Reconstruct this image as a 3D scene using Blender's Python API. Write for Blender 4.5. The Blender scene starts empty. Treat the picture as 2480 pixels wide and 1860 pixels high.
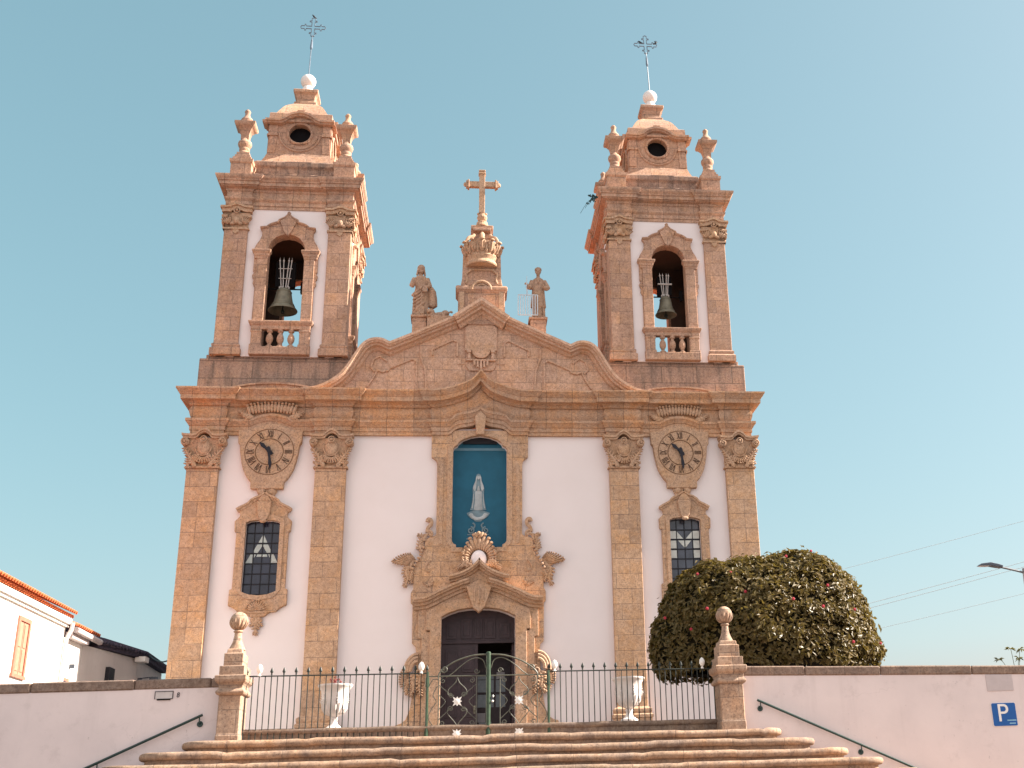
import bpy, bmesh, math, random
from mathutils import Vector, Matrix, noise
from mathutils.geometry import tessellate_polygon
PI = math.pi
R = math.radians
random.seed(7)
sc = bpy.context.scene
COL = sc.collection

# ------------------------------------------------------------------ camera, world, sun, exposure
cam_d = bpy.data.cameras.new('camera')
cam = bpy.data.objects.new('camera', cam_d)
COL.objects.link(cam)
cam_d.sensor_width = 36.0
cam_d.lens = 41.745
cam_d.shift_x = -0.1278          # the photograph is an off-centre crop of a wider frame
cam_d.shift_y = -0.0248
cam_d.clip_start = 0.1
cam_d.clip_end = 2000
CR_ = Vector((0.98904102, -0.14215082, -0.03988747))
CU_ = Vector((-0.01353577, -0.35633116, 0.93426168))
CF_ = Vector((0.14701922, 0.92348322, 0.35435025))
m = Matrix((CR_, CU_, -CF_)).transposed().to_4x4()
m.translation = Vector((-0.4527, -35.2654, 0.1696))
cam.matrix_world = m
sc.camera = cam

SUN_EL, SUN_AZ = R(35), R(-2.0)      # azimuth measured from +x towards +y: the sun grazes the facade from the right
sun_dir = Vector((math.cos(SUN_EL) * math.cos(SUN_AZ), math.cos(SUN_EL) * math.sin(SUN_AZ), math.sin(SUN_EL)))
w = bpy.data.worlds.new('World')
sc.world = w
w.use_nodes = True
nt = w.node_tree
nt.nodes.clear()
sky = nt.nodes.new('ShaderNodeTexSky')
sky.sky_type = 'NISHITA'
sky.sun_disc = False
sky.sun_elevation = SUN_EL
sky.sun_rotation = math.atan2(sun_dir.x, sun_dir.y)
sky.air_density = 1.0
sky.dust_density = 2.6
sky.ozone_density = 1.0
hs = nt.nodes.new('ShaderNodeHueSaturation')
hs.inputs['Saturation'].default_value = 1.25
hs.inputs['Hue'].default_value = 0.452
hs.inputs['Value'].default_value = 1.05
bg = nt.nodes.new('ShaderNodeBackground')
bg.inputs['Strength'].default_value = 0.094
wo = nt.nodes.new('ShaderNodeOutputWorld')
gm = nt.nodes.new('ShaderNodeGamma')
gm.inputs['Gamma'].default_value = 0.60
nt.links.new(sky.outputs[0], gm.inputs['Color'])
nt.links.new(gm.outputs[0], hs.inputs['Color'])
# bright broken cloud added out of view, opposite the church, to light its shaded facade
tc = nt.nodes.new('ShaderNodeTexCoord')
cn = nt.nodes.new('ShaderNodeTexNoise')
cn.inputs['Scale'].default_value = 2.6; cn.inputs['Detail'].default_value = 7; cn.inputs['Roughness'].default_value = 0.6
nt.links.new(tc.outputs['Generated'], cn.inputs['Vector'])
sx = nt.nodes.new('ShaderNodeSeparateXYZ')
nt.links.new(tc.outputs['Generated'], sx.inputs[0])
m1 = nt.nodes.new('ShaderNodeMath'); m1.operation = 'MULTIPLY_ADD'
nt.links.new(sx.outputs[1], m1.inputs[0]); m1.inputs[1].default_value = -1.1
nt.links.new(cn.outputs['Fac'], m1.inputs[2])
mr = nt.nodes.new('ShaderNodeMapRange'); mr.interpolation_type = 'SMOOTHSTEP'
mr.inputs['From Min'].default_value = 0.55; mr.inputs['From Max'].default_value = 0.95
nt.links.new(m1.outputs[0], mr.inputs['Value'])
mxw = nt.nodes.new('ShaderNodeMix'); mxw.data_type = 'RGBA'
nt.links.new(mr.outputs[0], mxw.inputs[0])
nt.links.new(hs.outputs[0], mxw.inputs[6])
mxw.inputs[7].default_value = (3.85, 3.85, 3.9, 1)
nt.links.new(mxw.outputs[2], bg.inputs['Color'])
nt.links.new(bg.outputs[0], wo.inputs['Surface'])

sl = bpy.data.lights.new('sun', 'SUN')
sl.energy = 5.0
sl.angle = R(0.5)
sl.color = (1.0, 0.92, 0.81)
so = bpy.data.objects.new('sun', sl)
COL.objects.link(so)
so.rotation_euler = (-sun_dir).to_track_quat('-Z', 'Y').to_euler()
so.location = (30, 0, 30)

sc.view_settings.view_transform = 'Standard'
sc.view_settings.look = 'None'
sc.view_settings.gamma = 1.0
sc.view_settings.exposure = 1.76

# ------------------------------------------------------------------ materials
MATS = {}
class N:
    """small node-graph helper"""
    def __init__(s, name, rough=0.8, spec=0.3, metal=0.0):
        s.m = bpy.data.materials.new(name)
        s.m.use_nodes = True
        s.t = s.m.node_tree
        s.b = s.t.nodes['Principled BSDF']
        s.b.inputs['Roughness'].default_value = rough
        s.b.inputs['Metallic'].default_value = metal
        s.b.inputs['Specular IOR Level'].default_value = spec
        MATS[name] = s.m
        s.geo = s.t.nodes.new('ShaderNodeNewGeometry')
    def n(s, typ, **kw):
        o = s.t.nodes.new(typ)
        for k, v in kw.items(): setattr(o, k, v)
        return o
    def l(s, a, b): s.t.links.new(a, b)
    def noise(s, scale, detail=4, rough=0.55, vec=None, stretch=None):
        o = s.n('ShaderNodeTexNoise')
        o.inputs['Scale'].default_value = scale
        o.inputs['Detail'].default_value = detail
        o.inputs['Roughness'].default_value = rough
        v = vec or s.geo.outputs['Position']
        if stretch:
            mp = s.n('ShaderNodeMapping')
            mp.inputs['Scale'].default_value = stretch
            s.l(v, mp.inputs['Vector'])
            v = mp.outputs[0]
        s.l(v, o.inputs['Vector'])
        return o.outputs['Fac']
    def ramp(s, fac, p0, p1, c0=(0, 0, 0, 1), c1=(1, 1, 1, 1)):
        o = s.n('ShaderNodeValToRGB')
        e = o.color_ramp.elements
        e[0].position = p0; e[1].position = p1
        e[0].color = c0; e[1].color = c1
        s.l(fac, o.inputs['Fac'])
        return o.outputs['Color']
    def mix(s, fac, a, b, mode='MIX'):
        o = s.n('ShaderNodeMix', data_type='RGBA', blend_type=mode)
        for sock, val in ((o.inputs[0], fac), (o.inputs[6], a), (o.inputs[7], b)):
            if hasattr(val, 'links'): s.l(val, sock)
            elif isinstance(val, (int, float)): sock.default_value = val
            else: sock.default_value = (*val[:3], 1)
        return o.outputs[2]
    def math(s, op, a, b=0.0):
        o = s.n('ShaderNodeMath', operation=op)
        for sock, val in ((o.inputs[0], a), (o.inputs[1], b)):
            if hasattr(val, 'links'): s.l(val, sock)
            else: sock.default_value = val
        return o.outputs[0]
    def color(s, c):
        if hasattr(c, 'links'): s.l(c, s.b.inputs['Base Color'])
        else: s.b.inputs['Base Color'].default_value = (*c[:3], 1)
    def bump(s, h, strength=0.4, dist=0.02):
        o = s.n('ShaderNodeBump')
        o.inputs['Strength'].default_value = strength
        o.inputs['Distance'].default_value = dist
        s.l(h, o.inputs['Height'])
        s.l(o.outputs[0], s.b.inputs['Normal'])

def blockvec(s):
    """wall coordinates: (along the wall, height) chosen by the facing of the surface"""
    sp = s.n('ShaderNodeSeparateXYZ'); s.l(s.geo.outputs['Position'], sp.inputs[0])
    sn = s.n('ShaderNodeSeparateXYZ'); s.l(s.geo.outputs['True Normal'], sn.inputs[0])
    ax = s.math('ABSOLUTE', sn.outputs[0])
    sel = s.math('GREATER_THAN', ax, 0.72)
    u = s.math('ADD', s.math('MULTIPLY', sp.outputs[0], s.math('SUBTRACT', 1.0, sel)), s.math('MULTIPLY', sp.outputs[1], sel))
    cb = s.n('ShaderNodeCombineXYZ')
    s.l(u, cb.inputs[0]); s.l(sp.outputs[2], cb.inputs[1])
    return cb.outputs[0], sp

def granite(name, base, warm, dark, bw=0.9, bh=0.45, warm_amt=(0.45, 0.7), dark_amt=(0.55, 0.75), joints=True, streak=0.0, jo=0.02, gain=1.28, jw=0.012, jd=0.65):
    s = N(name, 0.88, 0.25)
    vec, sp = blockvec(s)
    g = s.noise(13, 5, 0.75)
    speck = s.noise(30, 3, 0.65)
    big = s.noise(0.75, 5, 0.6)
    mid = s.noise(2.6, 5, 0.65)
    c = s.mix(s.ramp(mid, *warm_amt), base, warm)
    c = s.mix(s.math('MULTIPLY', s.ramp(big, *dark_amt), 0.75), c, dark)
    if joints:
        br = s.n('ShaderNodeTexBrick')
        br.offset = 0.5; br.squash = 0.62; br.squash_frequency = 3
        s.l(vec, br.inputs['Vector'])
        br.inputs['Scale'].default_value = 1.0
        br.inputs['Brick Width'].default_value = bw
        br.inputs['Row Height'].default_value = bh
        br.inputs['Mortar Size'].default_value = jw
        br.inputs['Mortar Smooth'].default_value = 0.35
        br.inputs['Color1'].default_value = (0.80, 0.79, 0.80, 1)
        br.inputs['Color2'].default_value = (1.14, 1.10, 1.04, 1)
        br.inputs['Mortar'].default_value = (1, 1, 1, 1)
        c = s.mix(0.85, c, br.outputs['Color'], 'MULTIPLY')
        jn = s.math('MULTIPLY', br.outputs['Fac'], s.ramp(s.noise(1.7, 2), 0.3, 0.55, (0.35, 0.35, 0.35, 1)))
        c = s.mix(s.math('MULTIPLY', jn, jd), c, (0.065, 0.035, 0.025))
    if streak:
        st = s.noise(1.0, 6, 0.65, stretch=(3.2, 3.2, 0.45))
        c = s.mix(s.math('MULTIPLY', s.ramp(st, 0.47, 0.66), streak), c, (0.085, 0.054, 0.047))
        li = s.noise(4.5, 6, 0.7)
        c = s.mix(s.math('MULTIPLY', s.ramp(li, 0.58, 0.68), streak * 0.7), c, (0.05, 0.034, 0.032))
    # fine granite grain, pits
    c = s.mix(s.ramp(g, 0.3, 0.72, (0.0, 0, 0, 1), (1, 1, 1, 1)), s.mix(0.52, c, (0.085, 0.055, 0.042)), s.mix(0.16, c, (0.75, 0.62, 0.5)))
    c = s.mix(s.math('MULTIPLY', s.ramp(speck, 0.55, 0.64), 0.62), c, (0.075, 0.052, 0.042))
    if gain != 1.0:
        c = s.mix(1.0, c, (gain, gain, gain), 'MULTIPLY')
    s.color(c)
    h = s.math('ADD', s.math('MULTIPLY', g, 0.25), s.math('MULTIPLY', mid, 0.5))
    if joints: h = s.math('SUBTRACT', h, s.math('MULTIPLY', br.outputs['Fac'], 0.8))
    s.bump(h, 0.45, jo)
    return s.m

G_WARM = granite('granite_warm', (0.49, 0.30, 0.185), (0.54, 0.285, 0.125), (0.42, 0.27, 0.19))
G_UP = granite('granite_upper', (0.46, 0.262, 0.178), (0.47, 0.245, 0.13), (0.33, 0.19, 0.145), streak=0.22)
G_GABLE = granite('granite_gable', (0.56, 0.345, 0.245), (0.55, 0.30, 0.17), (0.42, 0.255, 0.195), bw=0.95, bh=0.40, streak=0.12, jw=0.011, jd=0.55)
G_TRIM = granite('granite_trim', (0.50, 0.295, 0.205), (0.50, 0.265, 0.145), (0.36, 0.21, 0.16), bw=0.85, bh=60, streak=0.4)
G_GTRIM = granite('granite_gable_trim', (0.54, 0.33, 0.23), (0.53, 0.29, 0.16), (0.40, 0.245, 0.185), joints=False, streak=0.1)
G_CARVE = granite('granite_carved', (0.455, 0.278, 0.175), (0.49, 0.265, 0.13), (0.33, 0.21, 0.145), joints=False)
G_STAIN = granite('granite_stained', (0.33, 0.20, 0.15), (0.36, 0.205, 0.13), (0.17, 0.105, 0.09), bw=1.15, bh=0.56, streak=0.9, jw=0.018, jd=0.85)
G_ENT = granite('granite_entablature', (0.46, 0.28, 0.18), (0.52, 0.25, 0.105), (0.38, 0.235, 0.16), bw=1.3, bh=60, warm_amt=(0.4, 0.62))
G_STATUE = granite('granite_statue', (0.42, 0.25, 0.165), (0.44, 0.25, 0.14), (0.26, 0.16, 0.12), joints=False, streak=0.3)
G_PIER = granite('granite_pier', (0.36, 0.235, 0.165), (0.38, 0.21, 0.12), (0.22, 0.15, 0.115), bw=0.8, bh=0.42, streak=0.45)
G_KERB = granite('granite_kerb', (0.15, 0.10, 0.07), (0.17, 0.10, 0.06), (0.08, 0.055, 0.04), bw=1.5, bh=60, streak=0.8)
G_COPE = granite('granite_coping', (0.155, 0.10, 0.08), (0.18, 0.11, 0.075), (0.075, 0.052, 0.043), bw=1.5, bh=3.3, streak=0.8)
G_STEP = granite('granite_step', (0.31, 0.20, 0.135), (0.31, 0.165, 0.08), (0.13, 0.08, 0.052), bw=1.6, bh=60, streak=0.75, dark_amt=(0.48, 0.66))

def plaster(name, c0, c1, mott=(0.4, 0.7), rough=0.9, dirt=0.0, crack=False):
    s = N(name, rough, 0.2)
    a = s.noise(0.9, 5, 0.6)
    c = s.mix(s.ramp(a, *mott), c0, c1)
    if dirt:
        d = s.noise(2.2, 7, 0.7)
        c = s.mix(s.math('MULTIPLY', s.ramp(d, 0.56, 0.74), dirt), c, (0.33, 0.27, 0.26))
        d2 = s.noise(9.0, 4, 0.6)
        c = s.mix(s.math('MULTIPLY', s.ramp(d2, 0.68, 0.74), dirt * 1.2), c, (0.2, 0.16, 0.16))
        st = s.noise(1.1, 5, 0.6, stretch=(4.5, 4.5, 0.35))
        c = s.mix(s.math('MULTIPLY', s.ramp(st, 0.55, 0.75), dirt * 0.6), c, (0.45, 0.38, 0.36))
    if crack:
        vo = s.n('ShaderNodeTexVoronoi', feature='DISTANCE_TO_EDGE')
        vo.inputs['Scale'].default_value = 0.42
        wn = s.n('ShaderNodeTexNoise'); wn.inputs['Scale'].default_value = 2.2; wn.inputs['Detail'].default_value = 6
        s.l(s.geo.outputs['Position'], wn.inputs['Vector'])
        vm = s.n('ShaderNodeVectorMath', operation='ADD')
        s.l(s.geo.outputs['Position'], vm.inputs[0]); s.l(wn.outputs['Color'], vm.inputs[1])
        s.l(vm.outputs[0], vo.inputs['Vector'])
        cr = s.ramp(vo.outputs['Distance'], 0.0, 0.006, (1, 1, 1, 1), (0, 0, 0, 1))
        msk = s.ramp(s.noise(0.5, 2), 0.5, 0.6)
        c = s.mix(s.math('MULTIPLY', s.math('MULTIPLY', cr, msk), 0.16), c, (0.28, 0.22, 0.21))
    s.color(c)
    s.bump(s.noise(26, 4), 0.12, 0.01)
    return s.m

P_WHITE = plaster('plaster_white', (0.80, 0.71, 0.70), (0.775, 0.685, 0.67))
P_WALL = plaster('plaster_boundary', (0.71, 0.61, 0.60), (0.64, 0.55, 0.545), dirt=0.3, crack=True)
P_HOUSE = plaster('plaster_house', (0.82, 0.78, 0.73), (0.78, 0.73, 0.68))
P_SHADE = plaster('plaster_shaded', (0.62, 0.56, 0.52), (0.54, 0.48, 0.44), dirt=0.25)  # house plaster greyed: the church's shadow is put into the colour, plus dirt
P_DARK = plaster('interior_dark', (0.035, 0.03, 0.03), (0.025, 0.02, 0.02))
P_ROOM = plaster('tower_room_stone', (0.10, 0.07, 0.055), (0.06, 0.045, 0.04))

def simple(name, col, rough=0.5, spec=0.4, metal=0.0, var=0.12, scale=8, bump=0.0):
    s = N(name, rough, spec, metal)
    f = s.noise(scale, 4)
    d = tuple(max(0, x * (1 - var)) for x in col); u = tuple(min(1, x * (1 + var)) for x in col)
    s.color(s.mix(s.ramp(f, 0.3, 0.7), d, u))
    if bump: s.bump(s.noise(scale * 4, 3), bump, 0.01)
    return s.m

WOOD = simple('door_wood', (0.040, 0.024, 0.028), 0.55, 0.35, var=0.25, scale=5)
IRON = simple('iron_fence', (0.016, 0.021, 0.017), 0.5, 0.4, var=0.3)
IRONG = simple('iron_green', (0.022, 0.048, 0.022), 0.45, 0.5, var=0.35, scale=14)
IRONS = simple('iron_scroll_sheen', (0.075, 0.075, 0.055), 0.4, 0.5, var=0.35, scale=14)  # sheen of the gate iron painted in as a lighter base colour
IRONR = simple('iron_cross', (0.12, 0.16, 0.21), 0.45, 0.5, var=0.3)
RAIL = simple('rail_green', (0.007, 0.030, 0.026), 0.35, 0.5, var=0.2)
BRONZE = simple('bell_bronze', (0.20, 0.185, 0.135), 0.6, 0.4, 0.0, var=0.3, scale=5, bump=0.3)
WHITEP = simple('white_paint', (0.80, 0.76, 0.72), 0.5, 0.4, var=0.05)
BALLW = simple('white_ball', (0.78, 0.70, 0.66), 0.75, 0.2, var=0.06, scale=3)
RODW = simple('rod_paint', (0.62, 0.57, 0.54), 0.5, 0.4, var=0.1)
URNW = simple('urn_white', (0.74, 0.67, 0.635), 0.7, 0.25, var=0.08, scale=6, bump=0.15)
BLUE = simple('niche_blue', (0.012, 0.10, 0.165), 0.55, 0.25, var=0.12, scale=3)
BLUEL = simple('niche_blue_light', (0.10, 0.20, 0.26), 0.4, 0.3, var=0.1)
FIG = simple('figure_white', (0.40, 0.42, 0.43), 0.7, 0.2, var=0.18, scale=6)
FIGD = simple('figure_grey', (0.17, 0.235, 0.27), 0.7, 0.2, var=0.2, scale=8)
GLASS = simple('pane_dark', (0.022, 0.024, 0.042), 0.12, 0.5, var=0.35, scale=3.1)
GLASS2 = simple('pane_slate', (0.055, 0.062, 0.085), 0.15, 0.5, var=0.35, scale=3.1)
MILK = simple('pane_milky', (0.56, 0.57, 0.53), 0.35, 0.4, var=0.1)
MILK2 = simple('pane_milky_grey', (0.42, 0.46, 0.44), 0.35, 0.4, var=0.12)
LEAD = simple('lead_bar', (0.012, 0.011, 0.016), 0.6, 0.3)
BLACK = simple('clock_black', (0.016, 0.013, 0.02), 0.5, 0.3)
NUM = simple('numeral_dark', (0.085, 0.05, 0.035), 0.7, 0.2)
GROOVE = simple('dial_groove', (0.20, 0.115, 0.065), 0.85, 0.2)
VEST = simple('vestibule_glass', (0.10, 0.11, 0.12), 0.15, 0.5, var=0.2)
PAPER = simple('paper', (0.34, 0.32, 0.33), 0.8, 0.2, var=0.1)
SIGNB = simple('sign_blue', (0.005, 0.085, 0.32), 0.35, 0.4, var=0.06)
SIGNW = simple('sign_white', (0.75, 0.72, 0.70), 0.4, 0.4, var=0.04)
SIGNC = simple('sign_cyan', (0.28, 0.52, 0.66), 0.4, 0.4, var=0.04)
PLATE = simple('plate_grey', (0.52, 0.47, 0.46), 0.45, 0.4, var=0.06)
PANELG = simple('panel_grey', (0.50, 0.43, 0.43), 0.6, 0.3, var=0.05)
BLK = simple('slot_black', (0.008, 0.007, 0.008), 0.8, 0.1)
LAMPM = simple('lamp_grey', (0.16, 0.16, 0.17), 0.4, 0.5, 0.4)
LAMPD = simple('lamp_housing', (0.05, 0.06, 0.085), 0.4, 0.5)
CABLE = simple('cable_grey', (0.40, 0.44, 0.46), 0.6, 0.2)
CABLED = simple('cable_dark', (0.03, 0.05, 0.055), 0.6, 0.2)
TILE = simple('roof_tile', (0.56, 0.15, 0.06), 0.85, 0.2, var=0.35, scale=9)
TILED = simple('roof_tile_shaded', (0.06, 0.05, 0.07), 0.85, 0.2, var=0.35, scale=9)  # tiles coloured near black to carry the shadow of the church
FRAMEP = simple('window_paint', (0.40, 0.155, 0.105), 0.6, 0.3, var=0.12)
SHUT = simple('window_shutter', (0.42, 0.20, 0.135), 0.6, 0.3, var=0.1)
ZINC = simple('gutter_zinc', (0.50, 0.43, 0.42), 0.5, 0.4)
BIRD = simple('bird_dark', (0.014, 0.015, 0.022), 0.6, 0.3)
BARK = simple('bark', (0.10, 0.07, 0.05), 0.9, 0.2, var=0.3, scale=20)
FLOWER = simple('flower_red', (0.42, 0.03, 0.05), 0.55, 0.3, var=0.25)
REDP = simple('red_leaf', (0.22, 0.05, 0.045), 0.6, 0.3, var=0.3)
GRIDW = simple('gridiron_paint', (0.50, 0.56, 0.62), 0.5, 0.4, var=0.06)
SOIL = simple('soil', (0.05, 0.035, 0.025), 0.95, 0.1)

def leafmat(name, cols, rough, spec):
    s = N(name, rough, spec)
    oi = s.noise(6.0, 3)
    v = s.noise(38.0, 1)
    c = s.mix(s.ramp(oi, 0.35, 0.65), cols[0], cols[1])
    c = s.mix(s.math('MULTIPLY', s.ramp(v, 0.5, 0.66), 0.6), c, cols[2])
    s.color(c)
    tr = s.n('ShaderNodeBsdfTranslucent')
    s.l(s.mix(0.5, c, (0.35, 0.26, 0.05)), tr.inputs['Color'])
    mx = s.n('ShaderNodeMixShader'); mx.inputs[0].default_value = 0.22
    s.l(s.b.outputs[0], mx.inputs[1]); s.l(tr.outputs[0], mx.inputs[2])
    s.l(mx.outputs[0], s.t.nodes['Material Output'].inputs['Surface'])
    return s.m
LEAF = leafmat('camellia_leaf', ((0.085, 0.066, 0.020), (0.125, 0.085, 0.024), (0.20, 0.115, 0.040)), 0.45, 0.30)
LEAFG = leafmat('sapling_leaf', ((0.10, 0.115, 0.05), (0.15, 0.15, 0.06), (0.2, 0.19, 0.05)), 0.5, 0.4)
LEAFB = leafmat('weed_leaf', ((0.02, 0.05, 0.055), (0.03, 0.07, 0.075), (0.05, 0.07, 0.05)), 0.6, 0.3)
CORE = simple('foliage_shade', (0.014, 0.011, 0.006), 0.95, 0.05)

def ground(name, c0, c1, sc_=6.0):
    s = N(name, 0.92, 0.2)
    vo = s.n('ShaderNodeTexVoronoi'); vo.inputs['Scale'].default_value = sc_
    s.l(s.geo.outputs['Position'], vo.inputs['Vector'])
    c = s.mix(s.ramp(vo.outputs['Distance'], 0.1, 0.75), c0, c1)
    c = s.mix(s.math('MULTIPLY', s.ramp(s.noise(0.35, 5), 0.4, 0.7), 0.4), c, tuple(x * 0.7 for x in c0))
    s.color(c)
    s.bump(vo.outputs['Distance'], 0.3, 0.02)
    return s.m
PLAZA = ground('plaza_paving', (0.15, 0.13, 0.115), (0.12, 0.10, 0.09))
TERR = ground('terrace_paving', (0.13, 0.10, 0.085), (0.09, 0.07, 0.06), 3.0)

# ------------------------------------------------------------------ mesh builder
class MB:
    def __init__(s): s.v = []; s.f = []
    def add(s, vs, fs):
        k = len(s.v)
        s.v += [tuple(p) for p in vs]
        s.f += [tuple(i + k for i in f) for f in fs]
        return s
    def box(s, x0, x1, y0, y1, z0, z1):
        vs = [(x, y, z) for z in (z0, z1) for y in (y0, y1) for x in (x0, x1)]
        return s.add(vs, [(0, 2, 3, 1), (4, 5, 7, 6), (0, 1, 5, 4), (2, 6, 7, 3), (0, 4, 6, 2), (1, 3, 7, 5)])
    def prism(s, poly, y0, y1, holes=()):
        """polygon in the x-z plane, extruded from y0 (front) to y1 (back)"""
        loops = [list(poly)] + [list(h) for h in holes]
        if holes:
            flat = [p for lp in loops for p in lp]
            tris = tessellate_polygon([[Vector((p[0], p[1], 0)) for p in lp] for lp in loops])
            n = len(flat)
            vs = [(p[0], y0, p[1]) for p in flat] + [(p[0], y1, p[1]) for p in flat]
            fs = []
            for t in tris:
                a, b, c = (flat[i] for i in t)
                ar = (b[0] - a[0]) * (c[1] - a[1]) - (c[0] - a[0]) * (b[1] - a[1])
                if abs(ar) < 1e-9: continue
                t = tuple(t) if ar > 0 else tuple(reversed(t))
                fs.append(t); fs.append(tuple(i + n for i in reversed(t)))
            k = 0
            for lp in loops:
                m_ = len(lp)
                for i in range(m_):
                    a, b = k + i, k + (i + 1) % m_
                    fs.append((a, b, b + n, a + n))
                k += m_
            return s.add(vs, fs)
        n = len(poly)
        ar = sum(poly[i][0] * poly[(i + 1) % n][1] - poly[(i + 1) % n][0] * poly[i][1] for i in range(n))
        if ar < 0: poly = list(reversed(poly))
        vs = [(p[0], y0, p[1]) for p in poly] + [(p[0], y1, p[1]) for p in poly]
        fs = [tuple(range(n)), tuple(range(2 * n - 1, n - 1, -1))]
        fs += [(i + n, (i + 1) % n + n, (i + 1) % n, i) for i in range(n)]
        return s.add(vs, fs)
    def hprism(s, poly, z0, z1):
        n = len(poly)
        ar = sum(poly[i][0] * poly[(i + 1) % n][1] - poly[(i + 1) % n][0] * poly[i][1] for i in range(n))
        if ar < 0: poly = list(reversed(poly))
        vs = [(p[0], p[1], z0) for p in poly] + [(p[0], p[1], z1) for p in poly]
        fs = [tuple(range(n - 1, -1, -1)), tuple(range(n, 2 * n))]
        fs += [(i, (i + 1) % n, (i + 1) % n + n, i + n) for i in range(n)]
        return s.add(vs, fs)
    def lathe(s, cx, cy, prof, n=20, sq=False, sx=1.0, sy=1.0):
        """prof [(r,z)]; sq: square plan with half-width r"""
        if sq: n = 4
        vs = []; fs = []
        for r, z in prof:
            for i in range(n):
                a = 2 * PI * i / n + (PI / 4 if sq else 0)
                q = r * (math.sqrt(2) if sq else 1)
                vs.append((cx + q * math.cos(a) * sx, cy + q * math.sin(a) * sy, z))
        for j in range(len(prof) - 1):
            for i in range(n):
                a, b = j * n + i, j * n + (i + 1) % n
                fs.append((a, b, b + n, a + n))
        fs.append(tuple(range(n - 1, -1, -1)))
        k = (len(prof) - 1) * n
        fs.append(tuple(range(k, k + n)))
        return s.add(vs, fs)
    def tube(s, pts, r, n=6, closed=False, cap=True):
        pts = [Vector(p) for p in pts]
        m_ = len(pts)
        rs = r if isinstance(r, (list, tuple)) else [r] * m_
        vs = []; fs = []
        up = None
        for i, p in enumerate(pts):
            if closed: d = pts[(i + 1) % m_] - pts[i - 1]
            else: d = pts[min(i + 1, m_ - 1)] - pts[max(i - 1, 0)]
            if d.length < 1e-9: d = Vector((0, 0, 1))
            d.normalize()
            if up is None: up = Vector((0, 1, 0)) if abs(d.y) < 0.9 else Vector((1, 0, 0))
            a = up - d * up.dot(d)
            if a.length < 1e-6: a = d.orthogonal()
            a.normalize(); up = a
            b = d.cross(a)
            for k in range(n):
                t = 2 * PI * k / n
                vs.append(p + (a * math.cos(t) + b * math.sin(t)) * rs[i])
        for j in range(m_ if closed else m_ - 1):
            for k in range(n):
                a_, b_ = j * n + k, j * n + (k + 1) % n
                c_, d_ = ((j + 1) % m_) * n + (k + 1) % n, ((j + 1) % m_) * n + k
                fs.append((a_, b_, c_, d_))
        if not closed and cap:
            fs.append(tuple(range(n - 1, -1, -1)))
            fs.append(tuple(range((m_ - 1) * n, m_ * n)))
        return s.add(vs, fs)
    def ell(s, c, rad, ang=0.0, nu=10, nv=6, M=None):
        """ellipsoid; ang turns it in the x-z plane"""
        vs = []; fs = []
        ca, sa = math.cos(ang), math.sin(ang)
        def put(x, y, z):
            if M is not None:
                p = M @ Vector((x, y, z)); return (c[0] + p.x, c[1] + p.y, c[2] + p.z)
            return (c[0] + x * ca - z * sa, c[1] + y, c[2] + x * sa + z * ca)
        vs.append(put(0, 0, -rad[2]))
        for j in range(1, nv):
            t = -PI / 2 + PI * j / nv
            for i in range(nu):
                a = 2 * PI * i / nu
                vs.append(put(rad[0] * math.cos(t) * math.cos(a), rad[1] * math.cos(t) * math.sin(a), rad[2] * math.sin(t)))
        vs.append(put(0, 0, rad[2]))
        for i in range(nu): fs.append((0, 1 + (i + 1) % nu, 1 + i))
        for j in range(nv - 2):
            for i in range(nu):
                a, b = 1 + j * nu + i, 1 + j * nu + (i + 1) % nu
                fs.append((a, b, b + nu, a + nu))
        k = 1 + (nv - 2) * nu
        for i in range(nu): fs.append((k + i, k + (i + 1) % nu, k + nu))
        return s.add(vs, fs)
    def bar(s, p, q, wd, y0, y1, wd2=None):
        """flat stroke from p to q in the x-z plane"""
        dx, dz = q[0] - p[0], q[1] - p[1]
        L = math.hypot(dx, dz) or 1
        nx, nz = -dz / L, dx / L
        a, b = wd / 2, (wd2 if wd2 is not None else wd) / 2
        return s.prism([(p[0] + nx * a, p[1] + nz * a), (p[0] - nx * a, p[1] - nz * a), (q[0] - nx * b, q[1] - nz * b), (q[0] + nx * b, q[1] + nz * b)], y0, y1)
    def plan_sweep(s, path, prof, closed=False, dz=None, cap=True):
        """profile (out, z) swept along a plan path; out = to the right of the direction of travel"""
        m_ = len(path); k = len(prof)
        segs = []
        for i in range(m_ if closed else m_ - 1):
            a, b = path[i], path[(i + 1) % m_]
            d = Vector((b[0] - a[0], b[1] - a[1])); d.normalize()
            segs.append(Vector((d.y, -d.x)))
        vs = []; fs = []
        for i, p in enumerate(path):
            if closed: n1, n2 = segs[i - 1], segs[i]
            else: n1, n2 = segs[max(i - 1, 0)], segs[min(i, m_ - 2)]
            nn = n1 + n2
            den = 1 + n1.dot(n2)
            nn = nn / den if den > 0.15 else n2
            for d, z in prof:
                vs.append((p[0] + nn.x * d, p[1] + nn.y * d, z + (dz(p[0], z) if dz else 0)))
        for i in range(m_ if closed else m_ - 1):
            for j in range(k - 1):
                a, b = i * k + j, i * k + j + 1
                c, d = ((i + 1) % m_) * k + j + 1, ((i + 1) % m_) * k + j
                fs.append((a, d, c, b))
        if not closed and cap:
            fs.append(tuple(range(k)))
            fs.append(tuple(range((m_ - 1) * k + k - 1, (m_ - 1) * k - 1, -1)))
        return s.add(vs, fs)
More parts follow.
